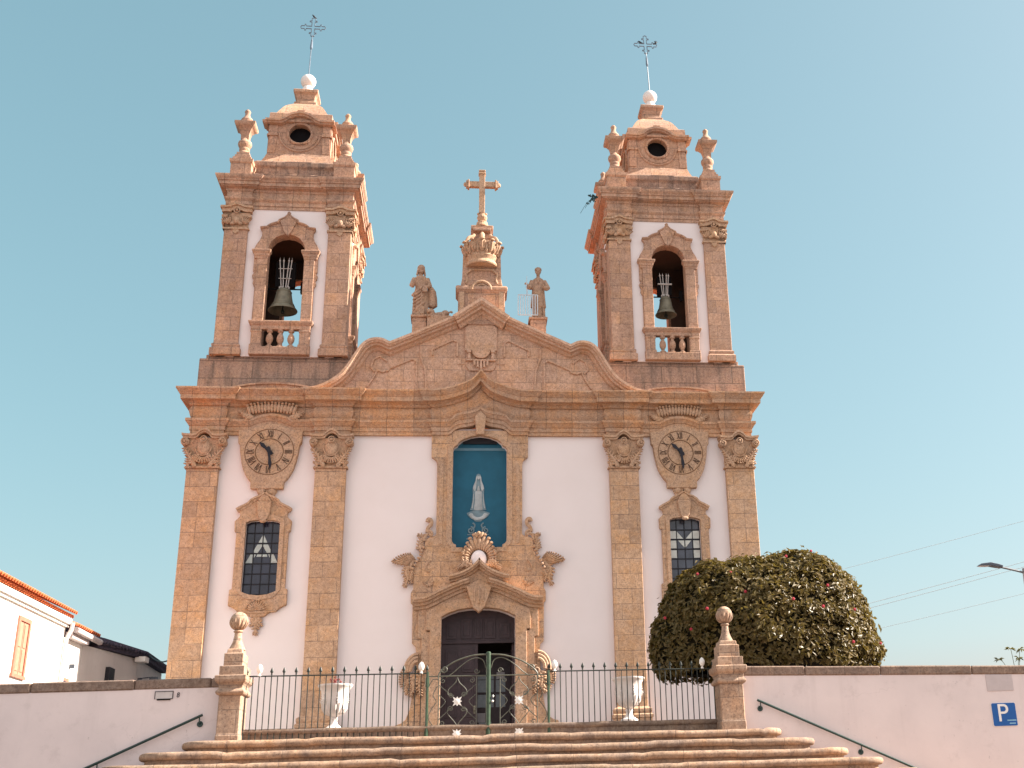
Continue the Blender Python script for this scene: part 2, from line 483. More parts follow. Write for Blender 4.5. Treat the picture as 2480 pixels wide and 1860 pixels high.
    def rake_sweep(s, path, prof, y):
        """path in the x-z plane, left to right; profile (out towards the viewer, n = up from the path)"""
        m_ = len(path); k = len(prof)
        segs = []
        for i in range(m_ - 1):
            d = Vector((path[i + 1][0] - path[i][0], path[i + 1][1] - path[i][1])); d.normalize()
            segs.append(Vector((-d.y, d.x)))
        vs = []; fs = []
        for i, p in enumerate(path):
            n1, n2 = segs[max(i - 1, 0)], segs[min(i, m_ - 2)]
            den = 1 + n1.dot(n2)
            nn = (n1 + n2) / den if den > 0.35 else (n1 + n2).normalized() * 1.3
            for o, n in prof:
                vs.append((p[0] + nn.x * n, y - o, p[1] + nn.y * n))
        for i in range(m_ - 1):
            for j in range(k - 1):
                a, b = i * k + j, i * k + j + 1
                fs.append((a, b, b + k, a + k))
        fs.append(tuple(range(k - 1, -1, -1)))
        fs.append(tuple(range((m_ - 1) * k, m_ * k)))
        return s.add(vs, fs)
    def build(s, name, mat, parent=None, smooth=False, bevel=0.0, org=None):
        me = bpy.data.meshes.new(name)
        po = org if org is not None else (parent['_o'] if parent is not None else (0, 0, 0))
        po = Vector(po)
        me.from_pydata([Vector(p) - po for p in s.v], [], s.f)
        me.materials.append(mat)
        bm = bmesh.new(); bm.from_mesh(me)
        bmesh.ops.recalc_face_normals(bm, faces=bm.faces)
        bm.to_mesh(me); bm.free()
        if smooth:
            me.polygons.foreach_set('use_smooth', [True] * len(me.polygons))
            me.set_sharp_from_angle(angle=R(smooth if smooth is not True else 40))
        me.update()
        o = bpy.data.objects.new(name, me)
        COL.objects.link(o)
        o['_o'] = list(po)
        if parent is not None:
            o.parent = parent
            o.location = po - Vector(parent['_o'])
        else:
            o.location = po
        if bevel:
            b = o.modifiers.new('bevel', 'BEVEL')
            b.width = bevel; b.segments = 1; b.limit_method = 'ANGLE'; b.angle_limit = R(35)
            b.use_clamp_overlap = True
        return o

def thing(name, loc, label, cat, group=None):
    o = bpy.data.objects.new(name, None)
    o.empty_display_size = 0.3
    COL.objects.link(o)
    o.location = loc
    o['_o'] = list(loc)
    o['label'] = label; o['category'] = cat
    if group: o['group'] = group
    return o
def tag(o, label, cat, group=None):
    o['label'] = label; o['category'] = cat
    if group: o['group'] = group
    return o
def struct(o): o['kind'] = 'structure'; return o
def copy_part(src, parent, offset=(0, 0, 0), rot=None, name=None):
    """a copy of a part (shared mesh) moved by an offset in the parent's frame"""
    c = src.copy()
    COL.objects.link(c)
    c.parent = parent
    c.location = Vector(src.location) + Vector(offset)
    return c
def mir(half):
    """closed outline from a right-hand half outline running from the axis round to the axis"""
    return list(half) + [(-x, z) for x, z in reversed(half) if abs(x) > 1e-6]
def at_x(poly, cx, s=1): return [(cx + s * x, z) for x, z in poly]
def arc(cx, cz, r, a0, a1, n, rz=None):
    rz = rz or r
    return [(cx + r * math.cos(R(a0 + (a1 - a0) * i / n)), cz + rz * math.sin(R(a0 + (a1 - a0) * i / n))) for i in range(n + 1)]
def lerp_table(t, x):
    if x <= t[0][0]: return t[0][1]
    for (a, b), (c, d) in zip(t, t[1:]):
        if x <= c:
            f = (x - a) / (c - a); f = f * f * (3 - 2 * f) if False else f
            return b + (d - b) * f
    return t[-1][1]
def smooth_path(pts, sub=4):
    """Catmull-Rom through 2-D or 3-D points"""
    P = [Vector(p) for p in pts]
    out = []
    for i in range(len(P) - 1):
        p0, p1, p2, p3 = P[max(i - 1, 0)], P[i], P[i + 1], P[min(i + 2, len(P) - 1)]
        for k in range(sub):
            t = k / sub
            out.append(0.5 * ((2 * p1) + (p2 - p0) * t + (2 * p0 - 5 * p1 + 4 * p2 - p3) * t * t + (3 * p1 - p0 - 3 * p2 + p3) * t ** 3))
    out.append(P[-1])
    return [tuple(p) for p in out]

# carved ornament pieces
def fan(mb, cx, cz, y, a0, a1, n, r0, r1, depth, fat=1.0):
    """shell: n radial flutes between two angles; r1 may be a function of the angle"""
    for i in range(n):
        a = R(a0 + (a1 - a0) * (i + 0.5) / n)
        ro = r1(math.degrees(a)) if callable(r1) else r1
        mid = (r0 + ro) / 2
        wd = abs(R(a1 - a0)) / n * mid * 0.62 * fat
        mb.ell((cx + math.cos(a) * mid, y, cz + math.sin(a) * mid), ((ro - r0) / 2, depth, wd), a, 8, 6)
        mb.ell((cx + math.cos(a) * ro * 0.96, y - depth * 0.35, cz + math.sin(a) * ro * 0.96), (wd * 0.8, depth * 0.75, wd * 0.95), a, 7, 5)
def spiral(mb, cx, cz, y, r, turns, start, direction, tr, n=22):
    pts = []; rs = []
    for i in range(n + 1):
        t = i / n
        a = R(start) + direction * 2 * PI * turns * t
        q = r * (1 - 0.85 * t)
        pts.append((cx + q * math.cos(a), y - 0.03 * t, cz + q * math.sin(a)))
        rs.append(tr * (1 - 0.35 * t))
    mb.tube(pts, rs, 6)
def leafy(mb, pts, y, size, seed, depth=0.05):
    """carved acanthus: lobes along a line"""
    rnd = random.Random(seed)
    P = smooth_path(pts, 3)
    for i, p in enumerate(P):
        t = i / max(1, len(P) - 1)
        s_ = size * (1 - 0.55 * t)
        q = P[min(i + 1, len(P) - 1)]; o = P[max(i - 1, 0)]
        a = math.atan2(q[1] - o[1], q[0] - o[0])
        mb.ell((p[0], y, p[1]), (s_ * 0.8, depth, s_ * 0.42), a, 7, 5)
        for sd in (-1, 1):
            b = a + sd * (1.0 + rnd.uniform(-.2, .2))
            mb.ell((p[0] + math.cos(b) * s_ * 0.55, y - depth * 0.2, p[1] + math.sin(b) * s_ * 0.55), (s_ * 0.5, depth * 0.8, s_ * 0.22), b, 6, 5)

# ------------------------------------------------------------------ the ground
GZ = -1.43         # square in front of the steps
TZ = 1.74          # church terrace
mb = MB()
mb.add([(-400, -400, GZ), (400, -400, GZ), (400, 600, GZ), (-400, 600, GZ)], [(0, 1, 2, 3)])
struct(mb.build('ground', PLAZA, smooth=False))
mb = MB()
tpoly = [(-40, -12.0), (-4.6, -12.02), (4.6, -11.72), (40, -11.8), (60, 60), (-60, 60)]
mb.hprism(tpoly, GZ, TZ)
struct(mb.build('terrace', TERR))

# ------------------------------------------------------------------ the church
church = thing('church', (0, 0, TZ), 'twin-towered white church with carved brown granite trim, clocks and curved gable', 'church')
CH = church
def win_outline_in(n=6):
    return [(0, 8.47)] + [(0.24, 8.46), (0.37, 8.44), (0.48, 8.39)] + [(0.485, 6.40), (0.37, 6.345), (0.25, 6.305), (0, 6.28)]
WX = 6.23
DOOR_IN = [(1.06, 1.72), (1.06, 5.57), (0.85, 5.68), (0.58, 5.77), (0.3, 5.81), (0, 5.82)]
NICHE_IN = [(0, 7.60), (0.68, 7.60), (0.68, 7.68), (0.75, 7.71), (0.80, 7.78), (0.81, 7.92), (0.81, 10.62), (0.77, 10.70), (0.67, 10.76), (0.66, 10.82), (0.53, 10.92), (0.28, 11.02), (0, 11.06)]

mb = MB()
holes = [mir(list(reversed(DOOR_IN))), mir(NICHE_IN), at_x(mir(win_outline_in()), WX), at_x(mir(win_outline_in()), -WX)]
mb.prism([(-8.45, 1.70), (8.45, 1.70), (8.45, 11.3), (-8.45, 11.3)], 0.0, 0.7, holes)
wall = mb.build('facade_wall', P_WHITE, CH)

# nave behind the facade
mb = MB()
mb.box(-8.42, -7.9, 0.7, 30, 1.70, 11.8)
mb.box(7.9, 8.42, 0.7, 30, 1.70, 11.8)
mb.box(-8.42, 8.42, 30, 30.6, 1.70, 11.8)
mb.build('nave_wall', P_WHITE, CH)
mb = MB()
mb.prism([(-8.5, 11.8), (8.5, 11.8), (8.5, 12.0), (4.6, 12.6), (0, 14.6), (-4.6, 12.6), (-8.5, 12.0)], 4.3, 30.7)
mb.build('nave_roof', TILE, CH)
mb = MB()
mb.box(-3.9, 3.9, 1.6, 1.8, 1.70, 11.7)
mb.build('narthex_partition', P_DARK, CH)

# pilasters with bases and capitals
BASE_PROF = [(0.10, 1.70), (0.10, 2.60), (0.13, 2.62), (0.13, 2.70), (0.08, 2.74), (0.10, 2.80), (0.10, 2.86), (0.04, 2.91), (0.0, 2.93)]
def capital(mb, cx, yf, z0, z1, wd, rich=1.0, seed=1):
    """carved capital seen from the front: neck ring, shell, shield, corner volutes, bowed abacus"""
    h = z1 - z0; W = wd / 2
    mb.box(cx - W - .05, cx + W + .05, yf - .06, yf + .25, z0, z0 + h * .035)
    mb.box(cx - W - .03, cx + W + .03, yf - .04, yf + .25, z0 + h * .035, z0 + h * .065)
    # flaring bell
    pr = [(0.0, z0 + h * .06), (0.0, z0 + h * .4), (0.05, z0 + h * .7), (0.09, z0 + h * .86)]
    mb.plan_sweep([(cx - W, yf + .25), (cx - W, yf), (cx + W, yf), (cx + W, yf + .25)], pr)
    # abacus with a bow in the middle
    A = W * 1.40
    zt, zb = z0 + h * .985, z0 + h * .86
    bow = lambda t: h * .15 * math.exp(-(t / .28) ** 2) - h * .05 * (1 - abs(t)) ** 0.5 * (abs(t) > .25)
    ts = [-1 + i / 12 for i in range(25)]
    for d, lo, hi in ((.20, 0.5, 1.0), (.16, 0.0, 0.5)):
        top = [(cx + A * t * (1 if lo else .95), zb + (zt - zb) * hi + bow(t)) for t in ts]
        bot = [(cx + A * t * (1 if lo else .95), zb + (zt - zb) * lo + bow(t)) for t in reversed(ts)]
        mb.prism(top + bot, yf - d, yf + .22)
    # volutes
    for s in (-1, 1):
        vx, vz, vr = cx + s * A * .83, z0 + h * .735, h * .115
        mb.tube([(vx, yf - .17, vz), (vx, yf + .1, vz)], vr, 12)
        spiral(mb, vx, vz, yf - .185, vr * .92, 1.6, 90, -s, .022)
        mb.ell((vx, yf - .19, vz), (.03, .03, .03))
        # corner leaf turning outward under the volute
        leafy(mb, [(cx + s * W * .55, z0 + h * .12), (cx + s * W * .85, z0 + h * .34), (cx + s * W * 1.18, z0 + h * .54)], yf - .07, h * .17, seed + s, .055)
        leafy(mb, [(cx + s * W * .9, z0 + h * .1), (cx + s * W * .98, z0 + h * .3)], yf - .05, h * .12, seed + 7 + s, .05)
    # shield, rosette, shell
    mb.ell((cx, yf - .06, z0 + h * .58), (W * .45, .09, h * .24), 0, 14, 8)
    mb.tube([(cx + W * .5 * math.cos(R(a)), yf - .10, z0 + h * .60 + h * .26 * math.sin(R(a))) for a in range(180, 361, 15)], .02, 6)
    mb.tube([(cx + h * .085 * math.cos(R(a)), yf - .2, z0 + h * .80 + h * .085 * math.sin(R(a))) for a in range(0, 360, 30)], .018, 6, closed=True)
    mb.ell((cx, yf - .2, z0 + h * .80), (h * .045, .04, h * .045))
    fan(mb, cx, z0 + h * .44, yf - .07, 205, 335, 9, h * .12, h * .31, .06)
    for s in (-1, 1):
        spiral(mb, cx + s * W * .42, z0 + h * .34, yf - .09, h * .07, 1.2, 90 if s > 0 else 90, s, .018, 14)
    return mb

for s in (-1, 1):
    for (xa, xb, sd) in ((3.95, 4.85, 3), (7.61, 8.5, 11)):
        a, b = sorted((s * xa, s * xb))
        mb = MB(); mb.box(a, b, -0.2, 0.35, 2.9, 10.0)
        p = mb.build('pilaster', G_WARM, CH, bevel=.012)
        mb = MB(); mb.plan_sweep([(a, .3), (a, -.2), (b, -.2), (b, .3)], BASE_PROF)
        mb.build('pilaster_base', G_CARVE, p)
        mb = MB(); capital(mb, (a + b) / 2, -.2, 10.0, 11.05, .9, seed=sd)
        mb.build('capital', G_CARVE, p, smooth=35)

# entablature
ENT = [(-.30, 11.06), (0.0, 11.06), (0.0, 11.17), (.028, 11.172), (.028, 11.30), (.055, 11.31), (.075, 11.35), (.12, 11.42), (.14, 11.43), (.14, 11.51), (.01, 11.535),
       (.035, 11.60), (.065, 11.70), (.068, 11.78), (.045, 11.87), (.01, 11.92), (.05, 11.93), (.075, 11.955), (.085, 12.0), (.12, 12.02), (.17, 12.05), (.30, 12.06), (.305, 12.20),
       (.33, 12.21), (.335, 12.23), (.37, 12.26), (.40, 12.32), (.43, 12.35), (.43, 12.40), (-.30, 12.45)]
OG1 = [(0, .66), (.08, .57), (.18, .44), (.30, .33), (.45, .25), (.61, .19), (.80, .12), (.95, .075), (1.1, .035), (1.25, .01), (1.4, 0), (9, 0)]
OG2 = [(0, .43), (.08, .37), (.16, .33), (.30, .28), (.5, .25), (.66, .22), (.80, .15), (.88, .04), (.96, 0), (9, 0)]
def ent_dz(x, z):
    ax = abs(x)
    d = 0.0
    if ax < 1.5:
        o1, o2 = lerp_table(OG1, ax), lerp_table(OG2, ax)
        f = min(1, max(0, (z - 11.5) / .42))
        d = o2 * (1 - f) + o1 * f
    q = abs(ax - 6.2)
    if q < .62 and z < 11.54:
        d += .175 * math.cos(min(1, q / .60) * PI / 2) ** 0.8 if q < .6 else 0
    return d
def sub(x0, x1, y, st):
    n = max(1, int(round(abs(x1 - x0) / st)))
    return [(x0 + (x1 - x0) * i / n, y) for i in range(n + 1)]
half = sub(0, 1.46, -.17, .055) + [(1.46, -.10)] + sub(1.60, 3.88, -.10, 2.4)[0:] + [(3.88, -.2)] + [(4.92, -.2), (4.92, -.10)] \
    + [(5.58, -.10)] + sub(5.60, 6.80, -.10, .06) + [(6.82, -.10)] + [(7.54, -.10), (7.54, -.2)] + [(8.5, -.2), (8.5, 3.0)]
path = [(-x, y) for x, y in reversed(half)][:-1] + half
pp = [path[0]]
for q in path[1:]:
    if math.hypot(q[0] - pp[-1][0], q[1] - pp[-1][1]) > 1e-4: pp.append(q)
mb = MB(); mb.plan_sweep(pp, ENT, dz=ent_dz)
ent = mb.build('entablature', G_ENT, CH, smooth=28)
# keystone tip in the middle of the frieze
mb = MB()
mb.prism([(-.12, 11.05), (.12, 11.05), (.17, 11.62), (.10, 11.70), (0, 11.80), (-.10, 11.70), (-.17, 11.62)], -.30, -.1)
mb.build('keystone', G_CARVE, CH, bevel=.015)
# low segmental hoods lying on the cornice in front of the tower plinths
for s in (-1, 1):
    mb = MB()
    for yf, dz_ in ((-.34, 0), (-.40, .05)):
        top = [(s * (6.2 + 1.22 * t), 12.42 + dz_ + .17 * (1 - t * t)) for t in [-1 + i / 12 for i in range(25)]]
        lowr = [(s * (6.2 + 1.22 * t), 12.42 + dz_ - .05 + .16 * (1 - t * t)) for t in [1 - i / 12 for i in range(25)]]
        if dz_ == 0: mb.prism(top + [(s * 7.42, 12.40), (s * 4.98, 12.40)], yf, .05)
        else: mb.prism(top + lowr, yf, .05)
    mb.build('segmental_hood', G_UP, CH)

# ---- clocks
def roman(mb, txt, cx, cz, ang, h, y0, y1):
    """numeral standing radially: its foot towards the centre"""
    wds = {'I': .30, 'V': .74, 'X': .74}
    tot = sum(wds[c] for c in txt) * h * .62
    ca, sa = math.cos(ang - PI / 2), math.sin(ang - PI / 2)
    def T(u, v): return (cx + u * ca - v * sa, cz + u * sa + v * ca)
    x = -tot / 2
    k = .015
    for c in txt:
        wv = wds[c] * h * .62
        if c == 'I': mb.bar(T(x + wv / 2, -h / 2), T(x + wv / 2, h / 2), k * 1.2, y0, y1)
        elif c == 'V':
            mb.bar(T(x + wv * .08, h / 2), T(x + wv / 2, -h / 2), k * 1.3, y0, y1)
            mb.bar(T(x + wv * .92, h / 2), T(x + wv / 2, -h / 2), k * .8, y0 - .001, y1)
        else:
            mb.bar(T(x + wv * .08, h / 2), T(x + wv * .92, -h / 2), k * 1.3, y0, y1)
            mb.bar(T(x + wv * .92, h / 2), T(x + wv * .08, -h / 2), k * .8, y0 - .001, y1)
        x += wv
CLK = [(0, 11.40), (.35, 11.35), (.6, 11.20), (.93, 11.195), (.915, 10.80), (.86, 10.74), (.835, 10.5), (.78, 10.2), (.72, 9.98), (.65, 9.83), (.57, 9.70), (.475, 9.60), (.47, 9.39), (0, 9.39)]
for s in (-1, 1):
    cx, cz = s * 6.20, 10.52
    mb = MB(); mb.prism(at_x(mir(CLK), cx), -.155, .02)
    ck = mb.build('clock_plate', G_CARVE, CH, bevel=.02)
    mb = MB()
    mb.tube([(p[0], -.158, p[1]) for p in arc(cx, cz, .70, 0, 354, 60)], .012, 6, closed=True)
    mb.tube([(p[0], -.158, p[1]) for p in arc(cx, cz, .40, 0, 352, 44)], .015, 6, closed=True)
    mb.build('dial_ring', GROOVE, ck, smooth=True)
    for i, t in enumerate(('XII', 'I', 'II', 'III', 'IV', 'V', 'VI', 'VII', 'VIII', 'IX', 'X', 'XI')):
        a = PI / 2 - i * PI / 6
        mb = MB(); roman(mb, t, cx + .55 * math.cos(a), cz + .55 * math.sin(a), a, .215, -.172, -.150)
        mb.build('numeral', NUM, ck)
    for nm, a, L, w0 in (('hour_hand', R(136), .40, .10), ('minute_hand', R(-82 if s < 0 else -84), .56, .085)):
        mb = MB()
        d = (math.cos(a), math.sin(a)); q = (-d[1], d[0])
        yb = -.235 if nm == 'hour_hand' else -.262
        pts = [(-.14, .03), (-.08, .055), (0, .06), (.12 * L, .045), (.35 * L, w0 * .38), (.7 * L, w0 * .62), (.86 * L, w0 * .3), (L, .006)]
        out = [(cx + d[0] * u + q[0] * v, cz + d[1] * u + q[1] * v) for u, v in pts] + [(cx + d[0] * u - q[0] * v, cz + d[1] * u - q[1] * v) for u, v in reversed(pts)]
        mb.prism(out, yb, yb + .02)
        if nm == 'hour_hand': mb.tube([(cx, -.27, cz), (cx, -.15, cz)], .055, 10)
        mb.build(nm, BLACK, ck)
    mb = MB()       # drop under the plate
    mb.prism(at_x(mir([(0, 9.40), (.29, 9.40), (.285, 9.33), (.25, 9.25), (.20, 9.17), (0, 9.17)]), cx), -.10, .02)
    mb.ell((cx - .14, -.10, 9.32), (.12, .05, .10)); mb.ell((cx + .14, -.10, 9.32), (.12, .05, .10))
    mb.build('clock_drop', G_CARVE, ck, bevel=.01)
    mb = MB()       # shell crest above
    for i in range(15):
        t = -1 + 2 * i / 14
        a = 90 - t * 27
        lowz = 11.60 + .16 * math.cos(t * 1.1) - .03
        x = cx + t * .66
        mb.ell((x, -.235, lowz + .145), (.060, .075, .155), R(-t * 16), 8, 6)
        mb.ell((x + t * .05, -.27, lowz + .28 + (.02 if i % 2 else 0)), (.046, .06, .042), 0, 7, 5)
    for e in (-1, 1):
        leafy(mb, [(cx + e * .62, 11.60), (cx + e * .78, 11.66), (cx + e * .9, 11.73)], -.22, .16, 5, .06)
        mb.ell((cx + e * .74, -.23, 11.60), (.10, .06, .06)); mb.ell((cx + e * .66, -.23, 11.54), (.08, .05, .05))
    mb.build('shell_crest', G_CARVE, ck, smooth=True)

# ---- the two windows
WOUT = [(0, 9.33), (.06, 9.25), (.20, 9.17), (.30, 9.13), (.40, 9.06), (.47, 8.97), (.56, 8.92), (.68, 8.86), (.79, 8.79), (.74, 8.73), (.675, 8.69), (.66, 8.60), (.71, 8.52), (.80, 8.44), (.785, 8.13), (.73, 8.11),
        (.73, 6.47), (.80, 6.455), (.80, 6.0), (.71, 5.97), (.60, 5.90), (.53, 5.815), (.33, 5.80), (.25, 5.72), (.17, 5.68), (0, 5.68)]
def frame_half(outer, inner, s):
    """half frame polygon, outer from top axis to bottom axis, inner from bottom axis to the top axis"""
    return [(s * x, z) for x, z in outer] + [(s * x, z) for x, z in inner]
WIN_IN_UP = list(reversed(win_outline_in()))
for s in (-1, 1):
    cx = s * WX
    mb = MB()
    for q in (-1, 1):
        mb.prism([(cx + x, z) for x, z in frame_half(WOUT, WIN_IN_UP, q)], -.12, .02)
    wf = mb.build('window_surround', G_WARM, CH, bevel=.012)
    mb = MB()
    for q in (-1, 1):
        inner = [(x, z) for x, z in WIN_IN_UP]
        outr = [(0, 8.62), (.30, 8.60), (.56, 8.50), (.60, 8.44), (.60, 6.42), (.40, 6.20), (0, 6.14)]
        mb.prism([(cx + x, z) for x, z in frame_half(outr, inner, q)], -.15, -.10)
        mb.rake_sweep([(cx + q * x, z) for x, z in (WOUT[:9] if q > 0 else WOUT[:9][::-1])], [(0, 0.01), (.10, 0.01), (.10, -.04), (.06, -.06), (.04, -.11), (0, -.12)], -.10)
    mb.build('hood_moulding', G_CARVE, wf, smooth=28)
    mb = MB()
    mb.prism(at_x(mir([(0, 9.0), (.21, 9.0), (.185, 8.75), (.15, 8.55), (.07, 8.44), (0, 8.42)]), cx), -.215, -.08)
    mb.ell((cx, -.20, 8.42), (.11, .06, .06)); mb.prism(at_x(mir([(0, 9.22), (.1, 9.16), (.2, 9.0), (0, 9.0)]), cx), -.20, -.08)
    mb.build('keystone', G_CARVE, wf, bevel=.02)
    mb = MB()
    fan(mb, cx + (0 if s > 0 else -.02), 5.84, -.12, 8, 172, 11, .05, .30, .045)
    mb.tube([(cx - .28, -.13, 5.80), (cx + .28, -.13, 5.80)], .025, 6)
    leafy(mb, [(cx, 5.70), (cx, 5.5), (cx, 5.22)], -.06, .20, 9, .05)
    leafy(mb, [(cx - .05, 5.58), (cx - .16, 5.44)], -.06, .11, 4, .04); leafy(mb, [(cx + .05, 5.58), (cx + .16, 5.44)], -.06, .11, 5, .04)
    mb.build('shell_pendant', G_CARVE, wf, smooth=True)
    # glazing: leaded grid, the letter in milky panes
    mb = MB(); mb.prism(at_x(mir(win_outline_in()), cx), .10, .12)
    gl = mb.build('window_glass', GLASS if s < 0 else GLASS2, CH)
    mb = MB()
    zs = [8.12 - .297 * i for i in range(7)]
    for z in zs: mb.box(cx - .485, cx + .485, .078, .10, z - .016, z + .016)
    for x in (-.245, 0, .245): mb.box(cx + x - .013, cx + x + .013, .0785, .10, 6.27, 8.47)
    for x in (-.475, .475): mb.box(cx + x - .018, cx + x + .018, .079, .10, 6.36, 8.42)
    mb.build('lead_grid', LEAD, gl)
    mb = MB()
    y0, y1 = .088, .10
    if s < 0:
        H = 7.23; T = 8.07
        mb.prism([(cx - .015, T), (cx - .13, 7.83), (cx - .015, 7.83)], y0, y1)
        mb.prism([(cx + .015, T), (cx + .015, 7.83), (cx + .13, 7.83)], y0, y1)
        mb.prism([(cx - .015, 7.79), (cx - .15, 7.79), (cx - .235, 7.62), (cx - .235, 7.54), (cx - .13, 7.54), (cx - .015, 7.74)], y0, y1)
        mb.prism([(cx + .015, 7.79), (cx + .15, 7.79), (cx + .235, 7.62), (cx + .235, 7.54), (cx + .13, 7.54), (cx + .015, 7.74)], y0, y1)
        mb.prism([(cx - .46, H), (cx - .32, 7.50), (cx - .26, 7.50), (cx - .26, H)], y0, y1)
        mb.prism([(cx + .46, H), (cx + .32, 7.50), (cx + .26, 7.50), (cx + .26, H)], y0, y1)
        mb.prism([(cx - .22, 7.50), (cx - .17, 7.50), (cx - .22, 7.40)], y0, y1)
        mb.prism([(cx + .22, 7.50), (cx + .17, 7.50), (cx + .22, 7.40)], y0, y1)
        mb.prism([(cx - .14, 7.50), (cx + .14, 7.50), (cx + .15, 7.43), (cx - .15, 7.43)], y0, y1)
    else:
        r = zs
        for q in (-1, 1):
            for i in range(3):
                a, b = cx + q * .26, cx + q * .455
                mb.box(min(a, b), max(a, b), y0, y1, r[i + 1] + .03, r[i] - .03)
            mb.prism([(cx + q * .232, r[0] - .05), (cx + q * .232, r[1] + .03), (cx + q * .04, r[1] + .03)], y0, y1)
            mb.prism([(cx + q * .20, r[1] - .03), (cx + q * .015, r[1] - .03), (cx + q * .015, r[1] - .25)], y0, y1)
    mb.build('letter_pane', MILK2 if s < 0 else MILK, gl)

# ---- central portal and niche
OUT = [(0, 11.22), (1.46, 11.22), (1.455, 10.37), (1.40, 10.34), (1.30, 10.25), (1.28, 10.1), (1.265, 8.0), (1.32, 7.95), (1.43, 7.93), (1.58, 7.85), (1.60, 7.55), (1.68, 7.36), (1.80, 7.20), (1.88, 6.98), (1.90, 6.7), (1.89, 6.40),
       (1.955, 6.28), (1.95, 6.0), (1.895, 5.95), (1.88, 4.85), (1.78, 4.76), (1.75, 4.55), (1.80, 3.8), (1.84, 3.35), (1.90, 3.0), (2.0, 2.76), (2.13, 2.66), (2.28, 2.62), (2.28, 1.70)]
mb = MB()
for q in (-1, 1):
    poly = OUT + DOOR_IN + NICHE_IN
    mb.prism([(q * x, z) for x, z in poly], -.12, .02)
portal = mb.build('portal_surround', G_WARM, CH, bevel=.012)
mb = MB()
for q in (-1, 1):
    mb.prism([(q * x, z) for x, z in [(1.06, 1.70)] + DOOR_IN[1:] + [(0, 6.12), (.6, 6.06), (1.1, 5.92), (1.49, 5.73), (1.49, 5.19), (1.38, 5.19), (1.38, 1.70)]], -.25, -.10)
    mb.prism([(q * x, z) for x, z in [(1.36, 1.70), (1.36, 5.15), (1.47, 5.15), (1.47, 5.72), (1.1, 5.9), (.6, 6.04), (0, 6.10), (0, 6.44), (.6, 6.37), (1.2, 6.22), (1.72, 5.99), (1.72, 4.99), (1.61, 4.97), (1.61, 1.70)]], -.185, -.10)
    mb.prism([(q * x, z) for x, z in NICHE_IN[1:-1] + [(0, 11.06), (0, 11.2), (.3, 11.17), (.62, 11.04), (.80, 10.88), (.98, 10.75), (.98, 7.85), (.93, 7.70), (.82, 7.60), (.82, 7.46), (.5, 7.46), (.5, 7.60)]], -.15, -.10)
    mb.prism([(q * x, z) for x, z in [(1.08, 7.7), (1.18, 7.7), (1.20, 7.95), (1.20, 10.1), (1.10, 10.2), (1.08, 10.2)]], -.14, -.10)
mb.build('door_architrave', G_CARVE, portal, bevel=.015)
# hood over the door
HOODP = [(0, 0), (.40, 0), (.40, -.065), (.35, -.085), (.33, -.13), (.20, -.145), (.19, -.21), (.10, -.225), (.09, -.30), (0, -.32)]
mb = MB()
for q in (-1, 1):
    pts = [(.30, 6.64), (.55, 6.56), (.78, 6.47), (.95, 6.39), (1.20, 6.28), (1.38, 6.18), (1.54, 6.11), (1.70, 6.09), (1.84, 6.085)]
    pts = [(q * x, z) for x, z in pts]
    if q < 0: pts.reverse()
    mb.rake_sweep(pts, HOODP, -.16)
cen = smooth_path([(.87, 6.70), (.70, 6.73), (.45, 6.82), (.22, 6.96), (.08, 7.09), (0, 7.19)], 3)
full = [(-x, z) for x, z in cen] + list(reversed(cen[:-1]))
mb.rake_sweep(full, [(o * 1.0 + (.10 if o else 0), n * .85) for o, n in HOODP], -.18)
mb.prism([(-.80, 6.45), (-.80, 6.68), (-.55, 6.66), (0, 6.92), (.55, 6.66), (.80, 6.68), (.80, 6.45), (.5, 6.4), (-.5, 6.4)], -.30, -.1)
hood = mb.build('door_hood', G_CARVE, portal, smooth=28)
mb = MB()
mb.prism(mir([(0, 6.86), (.50, 6.58), (.50, 6.42), (.38, 6.36), (0, 6.36)]), -.36, -.1)
mb.prism(mir([(0, 6.62), (.36, 6.40), (.28, 6.12), (.165, 5.80), (.12, 5.76), (0, 5.66)]), -.40, -.1)
for x, za, zb in ((-.12, 5.95, 6.32), (0, 5.9, 6.36), (.12, 5.95, 6.32)):
    mb.tube([(x, -.40, za), (x, -.405, zb)], .038, 6)
mb.build('door_keystone', G_CARVE, portal, bevel=.015)
# shell crest with the white oval, leaf scrolls beside it
mb = MB()
fan(mb, 0, 7.22, -.24, -12, 192, 17, .27, lambda a: .50 + .30 * math.exp(-((a - 90) / 38) ** 2), .085, 1.05)
mb.ell((-.02, -.30, 7.98), (.06, .06, .07)); mb.ell((.06, -.31, 7.93), (.05, .05, .10), R(-30)); mb.ell((-.09, -.30, 7.93), (.05, .05, .09), R(30))
for q in (-1, 1):
    leafy(mb, [(q * .26, 7.05), (q * .42, 7.12), (q * .52, 7.02), (q * .62, 6.96)], -.30, .16, 3 + q, .07)
    spiral(mb, q * .38, 7.10, -.33, .10, 1.3, 0, q, .03)
    mb.ell((q * .47, -.28, 7.42), (.06, .05, .06))
mb.build('portal_shell', G_CARVE, portal, smooth=True)
mb = MB(); mb.ell((-.015, -.24, 7.20), (.235, .10, .29), 0, 20, 12)
mb.build('white_oval', P_WHITE, portal, smooth=True)
